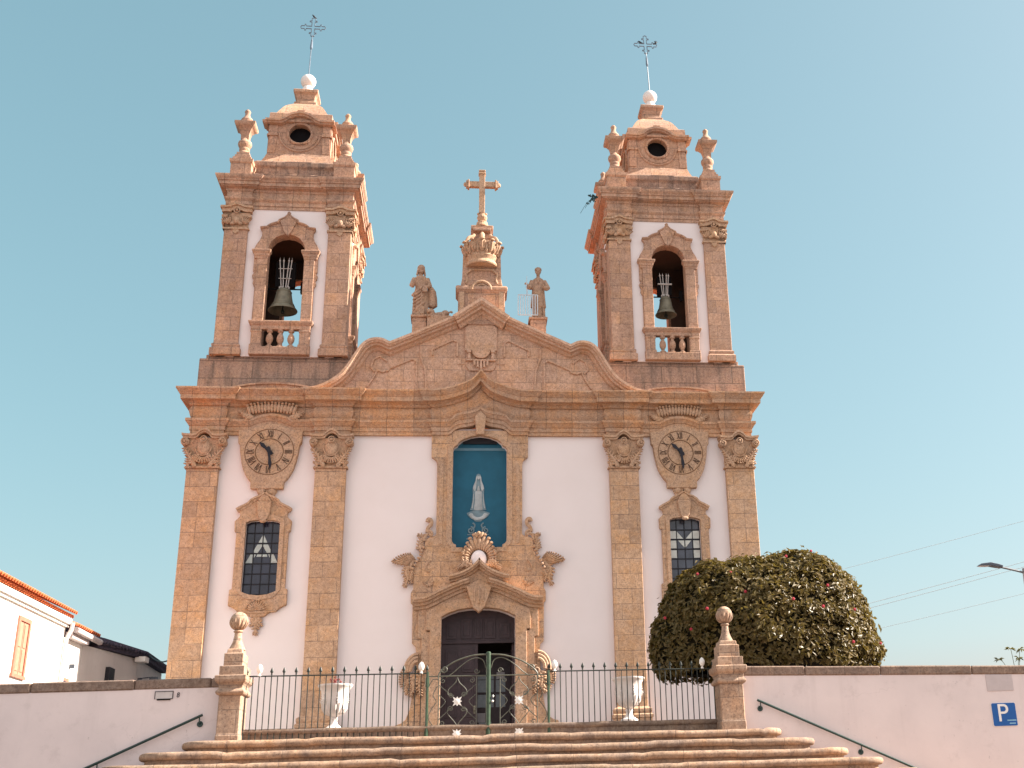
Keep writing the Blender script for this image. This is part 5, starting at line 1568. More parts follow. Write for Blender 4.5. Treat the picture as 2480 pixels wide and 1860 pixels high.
# gate piers with ball finials
def pier(x0, x1, y, label, depth):
    cx = (x0 + x1) / 2; W = (x1 - x0) / 2; cy = y + depth / 2
    t = thing('gate_pier', (cx, cy, 1.5), label, 'gate pier')
    sy = depth / 2 / W
    mb = MB()
    mb.lathe(cx, cy, [(W * 1.05, 1.35), (W * 1.05, 1.66), (W, 1.70), (W, 2.36)], sq=True, sy=sy)
    mb.build('pier_shaft', G_PIER, t, bevel=.018)
    mb = MB()
    mb.lathe(cx, cy, [(W * 1.0, 2.35), (W + .04, 2.37), (W + .055, 2.41), (W + .03, 2.45), (W + .01, 2.47), (W + .02, 2.54), (W + .06, 2.58), (W + .075, 2.62), (W + .075, 2.69), (W + .04, 2.70)], sq=True, sy=sy)
    mb.build('pier_cap', G_PIER, t, bevel=.01)
    mb = MB()
    mb.lathe(cx, cy, [(W + .02, 2.69), (W + .02, 2.86), (W - .03, 2.865), (W - .03, 3.09), (W - .06, 3.10), (W - .07, 3.17), (W - .08, 3.18)], sq=True, sy=sy)
    mb.build('pier_block', G_PIER, t, bevel=.02)
    mb = MB()
    mb.lathe(cx, cy, [(.15, 3.17), (.135, 3.21), (.105, 3.27), (.08, 3.34), (.068, 3.42), (.062, 3.48), (.075, 3.49), (.085, 3.505), (.075, 3.525), (.055, 3.53), (.05, 3.55)], 18)
    mb.ell((cx, cy, 3.70), (.16, .16, .165), 0, 22, 14)
    for k in range(14):
        a = 2 * PI * k / 14
        pts = [(cx + .158 * math.cos(R(b)) * math.cos(a), cy + .158 * math.cos(R(b)) * math.sin(a), 3.70 + .163 * math.sin(R(b))) for b in range(-70, 16, 12)]
        mb.tube(pts, [.012, .018, .02, .02, .02, .018, .014, .006][:len(pts)], 5)
    mb.build('ball_finial', G_PIER, t, smooth=40)
    return t
pier(-4.72, -4.33, -12.60, 'left gate pier of brown granite with gadrooned ball finial, in front of the left pilaster', .62)
pier(4.44, 4.90, -12.22, 'right gate pier of brown granite with gadrooned ball finial, in front of the round bush', .55)

# ------------------------------------------------------------------ railings
def fline(x): return -12.30 + .068 * (x + 4.3)
def railing(x0, x1, label, n, egg_at, zb=1.575, zt=2.70):
    t = thing('iron_fence', ((x0 + x1) / 2, fline((x0 + x1) / 2), zb), label, 'fence')
    mb = MB()
    for z, r in ((zt, .013),):
        mb.tube([(x0, fline(x0), z), (x1, fline(x1), z)], r, 6)
    mb.build('rail', IRON, t, smooth=True)
    sp = pl = None
    st = (x1 - x0) / n
    for i in range(n + 1):
        x = x0 + st * i
        egg = any(abs(x - e) < st * .5 for e in egg_at)
        kind = 'spear' if i % 2 == 0 and not egg else 'plain'
        if kind == 'spear':
            if sp is None:
                mb = MB(); y = fline(x); sp_x = x
                mb.tube([(x, y, zb - .06), (x, y, zt + .03)], .0105, 6)
                mb.lathe(x, y, [(.012, zt + .02), (.017, zt + .035), (.012, zt + .05), (.030, zt + .072), (.028, zt + .09), (.016, zt + .125), (.002, zt + .155)], 6, sy=.6)
                sp = mb.build('picket', IRON, t, smooth=30)
            else: copy_part(sp, t, (x - sp_x, fline(x) - fline(sp_x), 0))
        else:
            if pl is None:
                mb = MB(); y = fline(x); pl_x = x
                mb.tube([(x, y, zb - .06), (x, y, zt)], .0095, 6)
                pl = mb.build('picket', IRON, t, smooth=True)
            else: copy_part(pl, t, (x - pl_x, fline(x) - fline(pl_x), 0))
        if egg:
            mb = MB(); y = fline(x)
            mb.lathe(x, y, [(.03, zt), (.032, zt + .01), (.018, zt + .03), (.016, zt + .045), (.035, zt + .06), (.052, zt + .095), (.055, zt + .13), (.046, zt + .17), (.026, zt + .20), (.004, zt + .212)], 16)
            mb.build('egg_finial', WHITEP, t, smooth=True)
    return t
railing(-4.31, -1.10, 'left green-black iron railing with spear tips between the left pier and the gate', 30, (-4.10, -1.21))
railing(1.19, 4.43, 'right green-black iron railing with spear tips between the gate and the right pier', 30, (1.30, 4.25))

# ------------------------------------------------------------------ double gate
gt = thing('iron_gate', (.04, fline(.04), 1.58), 'arched green wrought-iron double gate with scrollwork and white stars', 'gate')
gy = lambda x: fline(x) - .02
def g3(pts): return [(x, gy(x), z) for x, z in pts]
mb = MB()
mb.tube(g3([(.04, 1.52), (.04, 3.06)]), .045, 10); mb.ell((.04, gy(.04), 3.06), (.045, .045, .025))
mb.build('gate_post', IRONG, gt, smooth=True)
for x in (-1.09, 1.175):
    mb = MB(); mb.tube(g3([(x, 1.52), (x, 2.72)]), .026, 8); mb.tube(g3([(x, 2.45), (x, 2.62)]), .036, 8)
    mb.tube(g3([(x, 1.55), (x, 1.72)]), .036, 8)
    mb.build('hinge_post', IRONG, gt, smooth=True)
def swirl(cx, cz, r, start, d, turns=1.3):
    return [(cx + r * (1 - .82 * i / 16) * math.cos(R(start) + d * 2 * PI * turns * i / 16), cz + r * (1 - .82 * i / 16) * math.sin(R(start) + d * 2 * PI * turns * i / 16)) for i in range(17)]
for s in (-1, 1):
    c0 = .04
    W_ = 1.10
    def X(u): return c0 + s * u
    mb = MB()
    archp = [(X(.04), 3.03), (X(.25), 3.02), (X(.46), 2.97), (X(.66), 2.89), (X(.84), 2.77), (X(.92), 2.68), (X(.93), 2.60)]
    mb.tube(g3(smooth_path(archp, 4)), .016, 6)
    mb.tube(g3(smooth_path([(X(.05), 2.78), (X(.10), 2.92), (X(.22), 2.97), (X(.36), 2.93), (X(.52), 2.82), (X(.66), 2.70), (X(.78), 2.62)], 4)), .010, 6)
    for z in (2.64, 1.72): mb.tube(g3([(X(.05), z), (X(1.12), z)]), .012, 6)
    for u in (.22, .92): mb.tube(g3([(X(u), 1.70), (X(u), 2.64)]), .010, 6)
    mb.build('leaf_frame', IRONS, gt, smooth=True)
    mb = MB()
    SX_ = .575
    for q in (-1, 1):
        mb.tube(g3(smooth_path([(X(SX_), 2.62), (X(SX_ + q * .04), 2.52), (X(SX_ + q * .16), 2.40), (X(SX_ + q * .17), 2.31), (X(SX_ + q * .10), 2.28)], 4)), .009, 6)
        mb.tube(g3(smooth_path([(X(SX_), 1.74), (X(SX_ + q * .05), 1.82), (X(SX_ + q * .17), 1.96), (X(SX_ + q * .17), 2.04), (X(SX_ + q * .10), 2.06)], 4)), .009, 6)
        mb.tube(g3(swirl(X(SX_ + q * .12), 2.30, .05, 0, q * s)), .008, 5)
        mb.tube(g3(swirl(X(SX_ + q * .12), 2.05, .05, 180, q * s)), .008, 5)
        mb.tube(g3([(X(SX_ + q * .34), 2.48), (X(SX_ + q * .05), 2.24)]), .008, 5)
        mb.tube(g3([(X(SX_ + q * .34), 1.86), (X(SX_ + q * .05), 2.12)]), .008, 5)
        mb.tube(g3(swirl(X(SX_ + q * .27), 2.56, .055, 90, -q * s)), .008, 5)
        mb.tube(g3(swirl(X(SX_ + q * .27), 1.79, .055, 270, q * s)), .008, 5)
        mb.tube(g3(smooth_path([(X(SX_ + q * .34), 2.30), (X(SX_ + q * .22), 2.18), (X(SX_ + q * .34), 2.04)], 4)), .008, 5)
    mb.tube(g3(swirl(X(.82), 2.77, .07, 180, -s, 1.4)), .012, 6)
    mb.tube(g3(swirl(X(.22), 2.73, .055, 0, s, 1.2)), .010, 6)
    mb.tube(g3(smooth_path([(X(.93), 2.58), (X(1.03), 2.58), (X(1.10), 2.46)], 4)), .008, 5)
    mb.tube(g3(smooth_path([(X(.95), 2.46), (X(1.02), 2.3), (X(.96), 2.18), (X(1.04), 2.06), (X(1.10), 1.9), (X(1.02), 1.76)], 4)), .008, 5)
    mb.build('scrollwork', IRONS, gt, smooth=True)
    for z in (2.18, 1.60):
        mb = MB()
        pts = []
        for i in range(16):
            a = 2 * PI * i / 16 + PI / 4
            r = (.115 if i % 4 == 0 else .088 if i % 4 == 2 else .058)
            pts.append((X(SX_) + r * math.cos(a), z + r * math.sin(a)))
        y = gy(X(SX_))
        mb.prism(pts, y - .03, y - .012); mb.ell((X(SX_), y - .03, z), (.04, .012, .04))
        mb.build('star_ornament', WHITEP, gt)
mb = MB(); mb.ell((.13, gy(.13) - .03, 2.26), (.016, .016, .025)); mb.ell((.12, gy(.12) - .03, 2.17), (.022, .02, .022))
mb.build('latch', WHITEP, gt, smooth=True)

# ------------------------------------------------------------------ handrails on the walls
def handrail(side, pts, brs, label):
    t = thing('handrail', (pts[0][0], on_wall(pts[0][0], 0, side)[1], pts[0][1]), label, 'handrail')
    P = [(*on_wall(x, .085, side), z) for x, z in pts]
    mb = MB(); mb.tube(P, .024, 10); mb.build('rail', RAIL, t, smooth=40)
    for x in brs:
        (x0, z0), (x1, z1) = pts[0], pts[-1]
        z = z0 + (z1 - z0) * (x - x0) / (x1 - x0)
        mb = MB()
        a = on_wall(x, .0, side); b = on_wall(x, .02, side); c = on_wall(x, .085, side)
        mb.tube([(a[0], a[1], z - .13), (b[0], b[1], z - .13)], .052, 14)
        mb.tube([(b[0], b[1], z - .13), (c[0], c[1], z - .11), (c[0], c[1], z - .02)], .011, 6)
        mb.build('bracket', RAIL, t, smooth=40)
handrail(-1, [(-5.0, 2.045), (-9.0, .28)], (-5.05, -6.70, -8.6), 'dark green handrail sloping down the left boundary wall')
handrail(1, [(5.18, 2.045), (9.53, .074)], (5.24, 7.145, 8.99), 'dark green handrail sloping down the right boundary wall')

# letter box, house number, parking sign, cover panel
def wallq(side, x0, x1, z0, z1, o0, o1):
    a, b = on_wall(x0, o0, side), on_wall(x1, o0, side)
    c, d = on_wall(x1, o1, side), on_wall(x0, o1, side)
    mb = MB(); mb.hprism([a, b, c, d], z0, z1); return mb
ox = on_wall(-5.71, 0, -1)
t = thing('letter_box', (-5.71, ox[1], 2.34), 'framed pale letter slot plate under the coping of the left wall', 'letter box')
wallq(-1, -5.868, -5.565, 2.352, 2.474, .0, .012).build('plate', PLATE, t)
mb = MB()
for q in ((-5.875, -5.558, 2.470, 2.480), (-5.875, -5.865, 2.346, 2.47), (-5.568, -5.558, 2.346, 2.47), (-5.60, -5.558, 2.346, 2.354)):
    w_ = wallq(-1, *q, .0, .018); mb.add(w_.v, w_.f)
mb.build('frame', BLACK, t)
wallq(-1, -5.83, -5.60, 2.326, 2.348, .0, .022).build('slot', BLK, t)
mb = MB()
for x, z in ((-5.845, 2.455), (-5.81, 2.452), (-5.765, 2.452), (-5.72, 2.452)):
    w_ = wallq(-1, x, x + .022, z, z + .006, .01, .014); mb.add(w_.v, w_.f)
w_ = wallq(-1, -5.615, -5.597, 2.405, 2.423, .01, .016); mb.add(w_.v, w_.f)
mb.build('faint_lettering', PANELG, t)
def text_mesh(txt, size, mat, name, wall_side, x, z, off, shear=0.0, sx=1.0, parent=None, depth=.004):
    cu = bpy.data.curves.new(name, 'FONT')
    cu.body = txt; cu.size = size; cu.extrude = depth; cu.align_x = 'CENTER'; cu.align_y = 'CENTER'; cu.shear = shear
    tmp = bpy.data.objects.new(name, cu); COL.objects.link(tmp)
    dg = bpy.context.evaluated_depsgraph_get()
    me = bpy.data.meshes.new_from_object(tmp.evaluated_get(dg))
    bpy.data.objects.remove(tmp)
    d, n = (ld, ln_) if wall_side < 0 else (rd, rn)
    p = on_wall(x, off, wall_side)
    for v in me.vertices:
        u, w2, dd = v.co.x * sx, v.co.y, v.co.z
        v.co = (d.x * u + n.x * dd, d.y * u + n.y * dd, w2)
    me.materials.clear(); me.materials.append(mat); me.name = name
    o = bpy.data.objects.new(name, me); COL.objects.link(o)
    loc = Vector((p[0], p[1], z))
    o['_o'] = list(loc)
    if parent is not None: o.parent = parent; o.location = loc - Vector(parent['_o'])
    else: o.location = loc
    return o
tag(text_mesh('8', .125, BLACK, 'house_number', -1, -5.475, 2.405, .004, .12, .85), 'black number 8 painted on the left wall beside the letter plate', 'number')
px = 10.12
ox = on_wall(px, 0, 1)
t = thing('parking_sign', (px, ox[1], 1.40), 'square blue parking sign with a white P on the right wall', 'sign')
mb = MB()
def rsq(w_, h_, r, off0, off1):
    pts = []
    for cx_, cz_, a0 in ((w_ - r, h_ - r, 0), (-w_ + r, h_ - r, 90), (-w_ + r, -h_ + r, 180), (w_ - r, -h_ + r, 270)):
        for i in range(5):
            a = R(a0 + 90 * i / 4); pts.append((cx_ + r * math.cos(a), cz_ + r * math.sin(a)))
    n = len(pts); b = MB()
    vs = [(*on_wall(px + u * rd.x, off1, 1), 1.626 + v) for u, v in pts] + [(*on_wall(px + u * rd.x, off0, 1), 1.626 + v) for u, v in pts]
    b.add(vs, [tuple(range(n)), tuple(range(2 * n - 1, n - 1, -1))] + [(i, i + n, (i + 1) % n + n, (i + 1) % n) for i in range(n)])
    return b
rsq(.25, .222, .03, .0, .014).build('sign_border', SIGNW, t)
rsq(.244, .216, .027, .013, .018).build('sign_face', SIGNB, t)
text_mesh('P', .478, SIGNW, 'letter', 1, px - .03, 1.64, .020, 0, 1.02, t, .003)
mb = MB()
rnd = random.Random(3)
for z, x0, x1 in ((1.512, .043, .224), (1.455, .081, .205)):
    x = x0
    while x < x1:
        w_ = rnd.uniform(.010, .017)
        p0 = px + x * rd.x; p1 = px + (x + w_) * rd.x
        q = wallq(1, p0, p1, z - .011, z + .011, .018, .021); mb.add(q.v, q.f)
        x += w_ + .004
mb.build('small_lettering', SIGNC, t)
tag(wallq(1, 9.84, 10.385, 2.075, 2.39, .0, .012).build('cover_panel', PANELG, None, bevel=.004, org=(10.1, on_wall(10.1, 0, 1)[1], 2.075)), 'plain grey rectangular cover panel under the coping above the parking sign', 'panel')

# ------------------------------------------------------------------ white urns on the terrace
def urn(x, y, z, label, plant):
    t = thing('garden_urn', (x, y, z), label, 'urn')
    mb = MB()
    mb.lathe(x, y, [(.17, z), (.17, z + .05), (.13, z + .07), (.075, z + .12), (.06, z + .18), (.075, z + .22), (.06, z + .25), (.10, z + .28), (.17, z + .32), (.215, z + .40), (.235, z + .50), (.245, z + .62), (.265, z + .74), (.31, z + .80), (.325, z + .815), (.325, z + .845), (.28, z + .845), (.25, z + .78), (.2, z + .74)], 28)
    for k in range(18):
        a = 2 * PI * k / 18
        mb.tube([(x + r * math.cos(a), y + r * math.sin(a), z + h) for r, h in ((.11, .29), (.175, .325), (.222, .41), (.238, .50))], [.012, .02, .022, .010], 5)
    for k in range(6):
        a = 2 * PI * k / 6 - PI / 2 + .3
        leafy(mb, [(x + .25 * math.cos(a) * 1.0, z + .52), (x + .26 * math.cos(a), z + .66)], y + .25 * math.sin(a), .05, k, .03)
    mb.build('urn_body', URNW, t, smooth=45)
    mb = MB(); mb.lathe(x, y, [(.25, z + .775), (.05, z + .785)], 20); mb.build('soil', SOIL, t)
    return t
UZ = 1.765
urn(-2.84, -11.25, 1.775, 'white stone urn with a small red plant behind the left railing', True)
urn(2.80, -11.25, 1.765, 'white stone urn behind the right railing, in front of the right pilaster', False)
t = thing('potted_plant', (-2.78, -11.25, 2.52), 'small reddish leafy plant growing in the left white urn', 'plant')
mb = MB(); rnd = random.Random(8)
for k in range(9):
    a = rnd.uniform(0, 2 * PI); L = rnd.uniform(.06, .14)
    x0, y0 = -2.78 + rnd.uniform(-.1, .1), -11.25 + rnd.uniform(-.08, .08)
    tip = (x0 + L * math.cos(a) * .6, y0 + L * math.sin(a) * .6, 2.56 + L * 1.4)
    mb.tube([(x0, y0, 2.53), tip], .005, 4)
    for j in range(4): mb.ell((tip[0] + rnd.uniform(-.03, .03), tip[1] + rnd.uniform(-.03, .03), tip[2] - .03 * j + rnd.uniform(-.01, .02)), (.024, .008, .013), rnd.uniform(0, 3), 6, 4)
mb.build('foliage', REDP, t)

# ------------------------------------------------------------------ leaves
def leaf_cloud(mb, pts, size, rnd, up=.35):
    """pts: (position, outward normal); each leaf is a folded pair of quads"""
    for p, n in pts:
        L = size * rnd.uniform(.7, 1.25); W = L * rnd.uniform(.40, .55)
        nn = (Vector(n) + Vector((rnd.gauss(0, .55), rnd.gauss(0, .55), rnd.gauss(0, .55) + up))).normalized()
        t_ = nn.cross(Vector((rnd.gauss(0, 1), rnd.gauss(0, 1), rnd.gauss(0, 1))))
        if t_.length < 1e-4: continue
        t_.normalize()
        if t_.z > 0 and rnd.random() < .65: t_ = -t_
        b = nn.cross(t_)
        p = Vector(p)
        a0 = p - t_ * L * .5; a1 = p + t_ * L * .5
        f = nn * W * .22
        m1 = p + b * W * .5 + f - t_ * L * .06; m2 = p - b * W * .5 + f - t_ * L * .06
        k = len(mb.v)
        mb.v += [tuple(a0), tuple(m1), tuple(a1), tuple(m2)]
        mb.f += [(k, k + 1, k + 2), (k, k + 2, k + 3)]
def ell_surface(ells, n, rnd, depth=.16, zmin=None):
    """points spread over the outside of a union of ellipsoids"""
    out = []
    ar = [((a * b) ** 1.6 + (a * c) ** 1.6 + (b * c) ** 1.6) ** (1 / 1.6) for (_, (a, b, c)) in ells]
    tot = sum(ar)
    while len(out) < n:
        r = rnd.uniform(0, tot); i = 0
        while r > ar[i]: r -= ar[i]; i += 1
        (c, rad) = ells[i]
        d = Vector((rnd.gauss(0, 1), rnd.gauss(0, 1), rnd.gauss(0, 1))).normalized()
        cl = noise.noise((d.x * 5.5 + i * 3, d.y * 5.5, d.z * 5.5))
        lump = 1 + .06 * noise.noise((d.x * 2.4 + i * 3, d.y * 2.4, d.z * 2.4)) + .06 * cl + .02 * noise.noise((d.x * 13 + i, d.y * 13, d.z * 13))
        if cl < -.18 and rnd.random() < .55: continue
        sh = lump * (1 - abs(rnd.gauss(0, 1)) * depth * .45 / max(rad))
        if rnd.random() < .035: sh += rnd.uniform(.0, .075)
        p = Vector((c[0] + rad[0] * d.x * sh, c[1] + rad[1] * d.y * sh, c[2] + rad[2] * d.z * sh))
        if zmin is not None and p.z < zmin + .10 * noise.noise((p.x * 2, p.y * 2, 0)) + rnd.uniform(-.05, .1): continue
        inside = False
        for j, (c2, r2) in enumerate(ells):
            if j == i: continue
            q = ((p.x - c2[0]) / r2[0]) ** 2 + ((p.y - c2[1]) / r2[1]) ** 2 + ((p.z - c2[2]) / r2[2]) ** 2
            if q < .90: inside = True; break
        if inside: continue
        nrm = Vector((d.x / rad[0], d.y / rad[1], d.z / rad[2])).normalized()
        out.append((p, nrm))
    return out
bush = thing('camellia_bush', (6.4, -8.7, TZ), 'big round clipped camellia bush with dark glossy leaves and red flowers', 'bush')
BE = [((6.33, -8.7, 3.45), (2.50, 2.0, 1.92)), ((7.02, -8.7, 4.14), (1.62, 1.6, 1.44)), ((5.35, -8.75, 3.95), (1.50, 1.5, 1.42)), ((6.0, -8.7, 4.30), (1.30, 1.3, 1.17)), ((7.82, -8.65, 3.72), (1.0, 1.2, 1.15)), ((4.55, -8.7, 3.50), (.90, 1.2, 1.05))]
rnd = random.Random(11)
mb = MB()
leaf_cloud(mb, ell_surface(BE, 30000, rnd, .30, 2.86), .14, rnd)
mb.build('foliage', LEAF, bush)
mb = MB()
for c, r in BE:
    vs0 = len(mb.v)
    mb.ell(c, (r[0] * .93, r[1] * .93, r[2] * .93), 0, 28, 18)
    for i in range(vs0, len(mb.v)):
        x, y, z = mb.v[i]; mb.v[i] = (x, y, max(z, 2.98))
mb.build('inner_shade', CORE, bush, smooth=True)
mb = MB()
mb.tube([(6.4, -8.7, TZ - .1), (6.38, -8.72, 2.4), (6.45, -8.68, 3.1)], [.13, .11, .10], 10)
for q in ((5.3, -8.9, 3.2), (7.4, -8.5, 3.3), (6.2, -9.5, 3.2), (6.7, -8.0, 3.3)): mb.tube([(6.4, -8.7, 2.3), ((6.4 + q[0]) / 2, (-8.7 + q[1]) / 2, 2.8), q], [.08, .06, .04], 8)
mb.build('trunk', BARK, bush, smooth=True)
fl_src = None
fp = ell_surface(BE, 900, random.Random(21), .05, 3.3)
fp = [q for q in fp if q[1].y < -.25]
def flower_at(p):
    mb = MB()
    for k in range(7):
        a = 2 * PI * k / 7
        mb.ell((p[0] + .018 * math.cos(a), p[1] - .01, p[2] + .018 * math.sin(a)), (.019, .013, .013), a, 7, 5)
    mb.ell((p[0], p[1] - .012, p[2]), (.018, .016, .018), 0, 7, 5)
    return mb
chosen = []
for q in fp:
    if all((q[0] - c[0]).length > .55 for c in chosen): chosen.append(q)
for p, n_ in chosen[:14]:
    p = p + n_ * .03
    if fl_src is None:
        fl_p = p; fl_src = flower_at(p).build('flower', FLOWER, bush, smooth=True)
    else: copy_part(fl_src, bush, p - fl_p)

# small sapling showing above the right wall
t = thing('sapling', (13.45, -6.0, TZ), 'thin sapling with pale leaf tufts showing above the right end of the wall', 'sapling')
mb = MB(); lf = MB(); rnd = random.Random(2)
for tip in ((13.02, -6.0, 3.36), (13.36, -6.0, 3.62), (13.62, -6.05, 3.60), (13.56, -6.0, 3.38), (13.9, -6, 3.5), (14.2, -6, 3.7)):
    pts = smooth_path([(13.45, -6.0, TZ), (13.45 + (tip[0] - 13.45) * .25, -6.0, 2.7), (13.45 + (tip[0] - 13.45) * .7, tip[1], tip[2] - .12), tip], 4)
    mb.tube(pts, [.012] * 4 + [.007] * (len(pts) - 4), 5)
    for k in range(16):
        a = rnd.uniform(0, 2 * PI); b = rnd.uniform(-.6, .5); L = rnd.uniform(.08, .17)
        d = Vector((math.cos(a) * math.cos(b), math.sin(a) * math.cos(b), math.sin(b)))
        e = Vector(tip) + d * L
        mb_ = d.cross(Vector((0, 0, 1))).normalized() * L * .16
        c_ = Vector(tip) + d * L * .55 + Vector((0, 0, .012))
        kk = len(lf.v)
        lf.v += [tuple(Vector(tip)), tuple(c_ + mb_), tuple(e + Vector((0, 0, -.03))), tuple(c_ - mb_)]
        lf.f += [(kk, kk + 1, kk + 2), (kk, kk + 2, kk + 3)]
mb.build('stem', LEAFG, t); lf.build('foliage', LEAFG, t)

# ------------------------------------------------------------------ houses on the left
def tiled_roof(mb, x_e, z_e, x_r, z_r, y0, y1, st=.21, r=.095, double=True):
    """rows of half-round tiles running up the slope from eave to ridge, their ends showing at the eave"""
    n = int((y1 - y0) / st)
    L = math.hypot(x_r - x_e, z_r - z_e); ux, uz = (x_r - x_e) / L, (z_r - z_e) / L
    nx, nz = uz, -ux
    if nz < 0: nx, nz = -nx, -nz
    mb.add([(x_e, y0, z_e), (x_e, y1, z_e), (x_r, y1, z_r), (x_r, y0, z_r)], [(0, 1, 2, 3)])
    mb.add([(x_e, y0, z_e - .03), (x_e, y1, z_e - .03), (x_r, y1, z_r - .03), (x_r, y0, z_r - .03)], [(3, 2, 1, 0)])
    for lay, (off, ext, up) in enumerate(((0, .06, .05),) + (((0.5, .0, -.075),) if double else ())):
        for i in range(n):
            y = y0 + (i + .5 + off) * st
            vs = []
            for q, (t_, rr) in enumerate(((-ext, r), (L if lay == 0 else .5, r * .9))):
                for k in range(7):
                    a = PI * k / 6
                    hh = rr * math.sin(a) + up
                    vs.append((x_e + ux * t_ + nx * hh, y + rr * math.cos(a), z_e + uz * t_ + nz * hh))
            for k in range(7):
                a = PI * k / 6
                hh = r * .72 * math.sin(a) + up
                vs.append((x_e - ux * ext + nx * hh, y + r * .72 * math.cos(a), z_e - uz * ext + nz * hh))
            fs = [(k, k + 1, k + 8, k + 7) for k in range(6)] + [(k, 14 + k, 15 + k, k + 1) for k in range(6)]
            mb.add(vs, fs)
HX = -10.8
h1 = thing('white_house', (HX, -6, TZ), 'white sunlit house with orange tiled eave and a tall pink-framed window at the left edge', 'house')
mb = MB(); mb.box(HX - 6, HX, -11.2, -1.69, GZ, 5.49)
mb.build('wall', P_HOUSE, h1)
mb = MB(); tiled_roof(mb, HX + .15, 5.56, HX - 3.0, 7.04, -11.25, -1.55, st=.175, r=.08)
mb.add([(HX - 3.0, -11.25, 7.04), (HX - 3.0, -1.55, 7.04), (HX - 6.2, -1.55, 5.56), (HX - 6.2, -11.25, 5.56)], [(0, 1, 2, 3)])
mb.prism([(HX - 5.95, 5.48), (HX - .02, 5.48), (HX - 3.0, 6.92)], -1.8, -1.70)
mb.build('roof', TILE, h1)
mb = MB(); mb.box(HX, HX + .13, -11.2, -1.65, 5.32, 5.46); mb.box(HX, HX + .065, -11.2, -1.65, 5.25, 5.32)
mb.build('cornice', P_HOUSE, h1)
mb = MB()
mb.box(HX, HX + .045, -5.21, -5.09, 3.67, 5.02); mb.box(HX, HX + .045, -4.48, -4.36, 3.67, 5.02); mb.box(HX, HX + .045, -5.09, -4.48, 4.92, 5.02); mb.box(HX, HX + .06, -5.26, -4.31, 3.62, 3.69)
wn = mb.build('window', FRAMEP, h1)
mb = MB(); mb.box(HX - .02, HX + .015, -5.09, -4.80, 3.70, 4.92); mb.box(HX - .02, HX + .015, -4.76, -4.48, 3.70, 4.92)
for y in (-5.05, -4.72): mb.box(HX + .015, HX + .028, y, y + .21, 3.78, 4.28); mb.box(HX + .015, HX + .028, y, y + .21, 4.33, 4.85)
mb.build('shutter', SHUT, wn)
mb = MB()
mb.tube([(HX + .19, -1.74, 5.36), (HX + .17, -1.74, 5.18), (HX + .07, -1.72, 4.94), (HX + .07, -1.72, TZ)], .055, 8)
mb.build('downpipe', ZINC, h1, smooth=40)
h2 = thing('low_house', (HX, -.8, TZ), 'lower white house with a pale gutter and small window just behind the tiled house', 'house')
mb = MB(); mb.box(HX - 5, HX - .02, -1.68, -.04, GZ, 5.0)
mb.build('wall', P_HOUSE, h2)
mb = MB(); tiled_roof(mb, HX + .18, 5.27, HX - 2.5, 6.3, -1.52, .74, st=.175, r=.08, double=False); mb.add([(HX - 2.5, -1.52, 6.3), (HX - 2.5, .74, 6.3), (HX - 5, .74, 5.2), (HX - 5, -1.52, 5.2)], [(0, 1, 2, 3)])
mb.build('roof', TILE, h2)
mb = MB(); mb.tube([(HX + .22, -1.55, 5.20), (HX + .22, .76, 5.18)], .085, 8); mb.box(HX - .02, HX + .16, -1.55, -.04, 5.0, 5.15)
mb.build('gutter', ZINC, h2, smooth=40)
mb = MB(); mb.box(HX - .03, HX + .03, -1.55, -.94, 3.37, 4.0)
f_ = mb.build('window', FRAMEP, h2)
mb = MB(); mb.box(HX - .03, HX + .04, -1.49, -1.24, 3.4, 3.92); mb.build('pane', GLASS, f_)
mb = MB(); mb.box(HX - .02, HX + .10, -.94, -.84, 4.28, 4.39); mb.build('wall_lamp', LAMPD, h2)
h3 = thing('shaded_house', (HX, 4, TZ), 'shaded pale house with shadow-darkened tiled eave running back behind the white houses', 'house')
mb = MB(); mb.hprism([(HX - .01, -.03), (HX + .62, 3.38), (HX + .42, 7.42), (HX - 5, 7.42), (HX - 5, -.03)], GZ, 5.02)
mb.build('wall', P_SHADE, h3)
mb = MB()
mb.hprism([(HX + .18, .78), (HX + .81, 3.38), (HX + .58, 7.42), (HX - 5, 7.42), (HX - 5, .78)], 5.04, 5.16)
mb.add([(HX + .25, .78, 5.16), (HX + .87, 3.38, 5.16), (HX + .62, 7.42, 5.16), (HX - 2.5, 7.42, 6.13), (HX - 2.5, .78, 6.13)], [(0, 1, 2, 3, 4)])
for i in range(38):
    y = .83 + .173 * i; x = HX + .21 + .62 * min(1, (y - .78) / 2.6) - .06 * max(0, y - 3.38)
    mb.tube([(x + .05, y, 5.18), (x - 1.2, y, 5.60)], .07, 6)
mb.build('roof', TILED, h3)
mb = MB(); mb.box(HX + .22, HX + .37, 1.44, 2.15, 3.78, 4.58)
f_ = mb.build('window', LEAD, h3)
mb = MB(); mb.box(HX + .62, HX + .92, 3.05, 3.51, 4.91, 5.06); mb.build('eave_end', P_HOUSE, h3)
mb = MB(); mb.tube([(HX + .6, 3.71, 4.48), (HX + 1.03, 3.71, 4.52)], .017, 6); mb.box(HX + .95, HX + 1.17, 3.63, 3.79, 4.36, 4.52); mb.box(HX + .55, HX + .74, 3.66, 3.76, 4.07, 4.48)
mb.build('wall_lantern', LAMPD, h3)

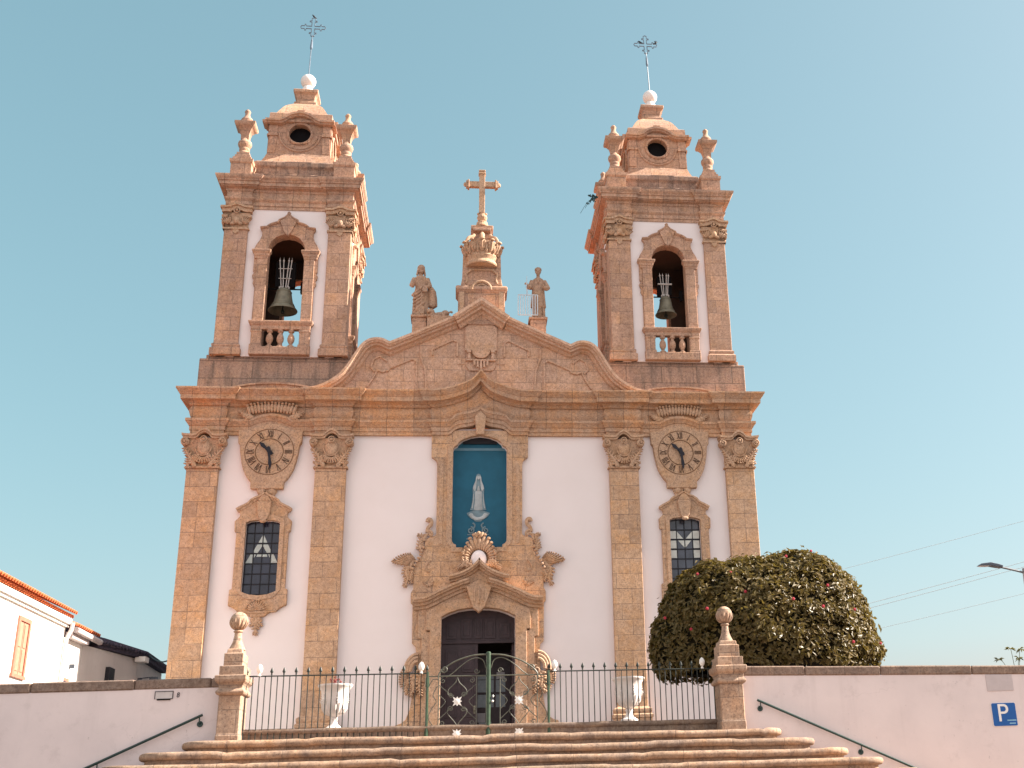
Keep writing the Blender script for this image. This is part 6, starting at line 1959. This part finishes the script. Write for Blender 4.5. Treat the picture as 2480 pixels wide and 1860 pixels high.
# ------------------------------------------------------------------ street lamp, cables
t = thing('street_lamp', (16.05, -2.0, GZ), 'slim street lamp with a flat angled head at the right edge', 'street lamp')
mb = MB(); mb.tube(smooth_path([(16.1, -2, GZ), (16.08, -2, 2.0), (16.04, -2, 6.05), (16.02, -2, 6.25), (15.9, -2, 6.32), (15.25, -2, 6.475)], 5), [.06] * 11 + [.045] * 4 + [.032] * 11, 8)
mb.build('pole', LAMPM, t, smooth=40)
mb = MB()
mb.prism([(14.62, 6.50), (14.70, 6.555), (14.98, 6.585), (15.22, 6.535), (15.36, 6.49), (15.34, 6.435), (15.18, 6.455), (14.98, 6.495), (14.66, 6.50)], -2.13, -1.87)
mb.prism([(15.0, 6.57), (15.08, 6.61), (15.14, 6.55)], -2.03, -1.97)
mb.build('lamp_head', LAMPD, t, bevel=.01)
mb = MB(); mb.box(14.68, 14.95, -2.10, -1.90, 6.485, 6.497); mb.build('lamp_glass', PLATE, t)
for k, (a, b) in enumerate((((24.20, 14.39), (37.42, 17.54)), ((25.92, 12.16), (36.96, 14.73)), ((26.06, 11.89), (36.91, 14.39)), ((26.41, 10.53), (36.62, 12.60)))):
    sl_ = (b[1] - a[1]) / (b[0] - a[0])
    pts = []
    for i in range(25):
        x = 6 + 60 * i / 24
        zl = a[1] + sl_ * (x - a[0])
        u = (x - a[0]) / (b[0] - a[0])
        pts.append((x, 40, zl + .06 * u * (u - 1)))
    mb = MB(); mb.tube(pts, .019 if k in (1, 2) else .014, 5)
    tag(mb.build('overhead_cable', CABLE, None, org=(6, 40, pts[0][2])),
        ('thin overhead cable, highest of the four in the sky on the right', 'overhead cable passing just above the street lamp head, second highest of four', 'overhead cable crossing the street lamp arm, third highest of four', 'overhead cable below the lamp, lowest of the four on the right')[k], 'cable', 'overhead cables in the right sky')
mb = MB()
mb.tube(smooth_path([(-9.95, 3.75, 5.17), (-9.5, 2.6, 4.9), (-9.0, 1.4, 4.68), (-8.52, .2, 4.58)], 8), .022, 6)
tag(mb.build('house_cable', CABLED, None, org=(-9.95, 3.75, 5.17)), 'dark cable sagging from the left houses to the church corner', 'cable')

for o in bpy.data.objects:
    if '_o' in o.keys(): del o['_o']
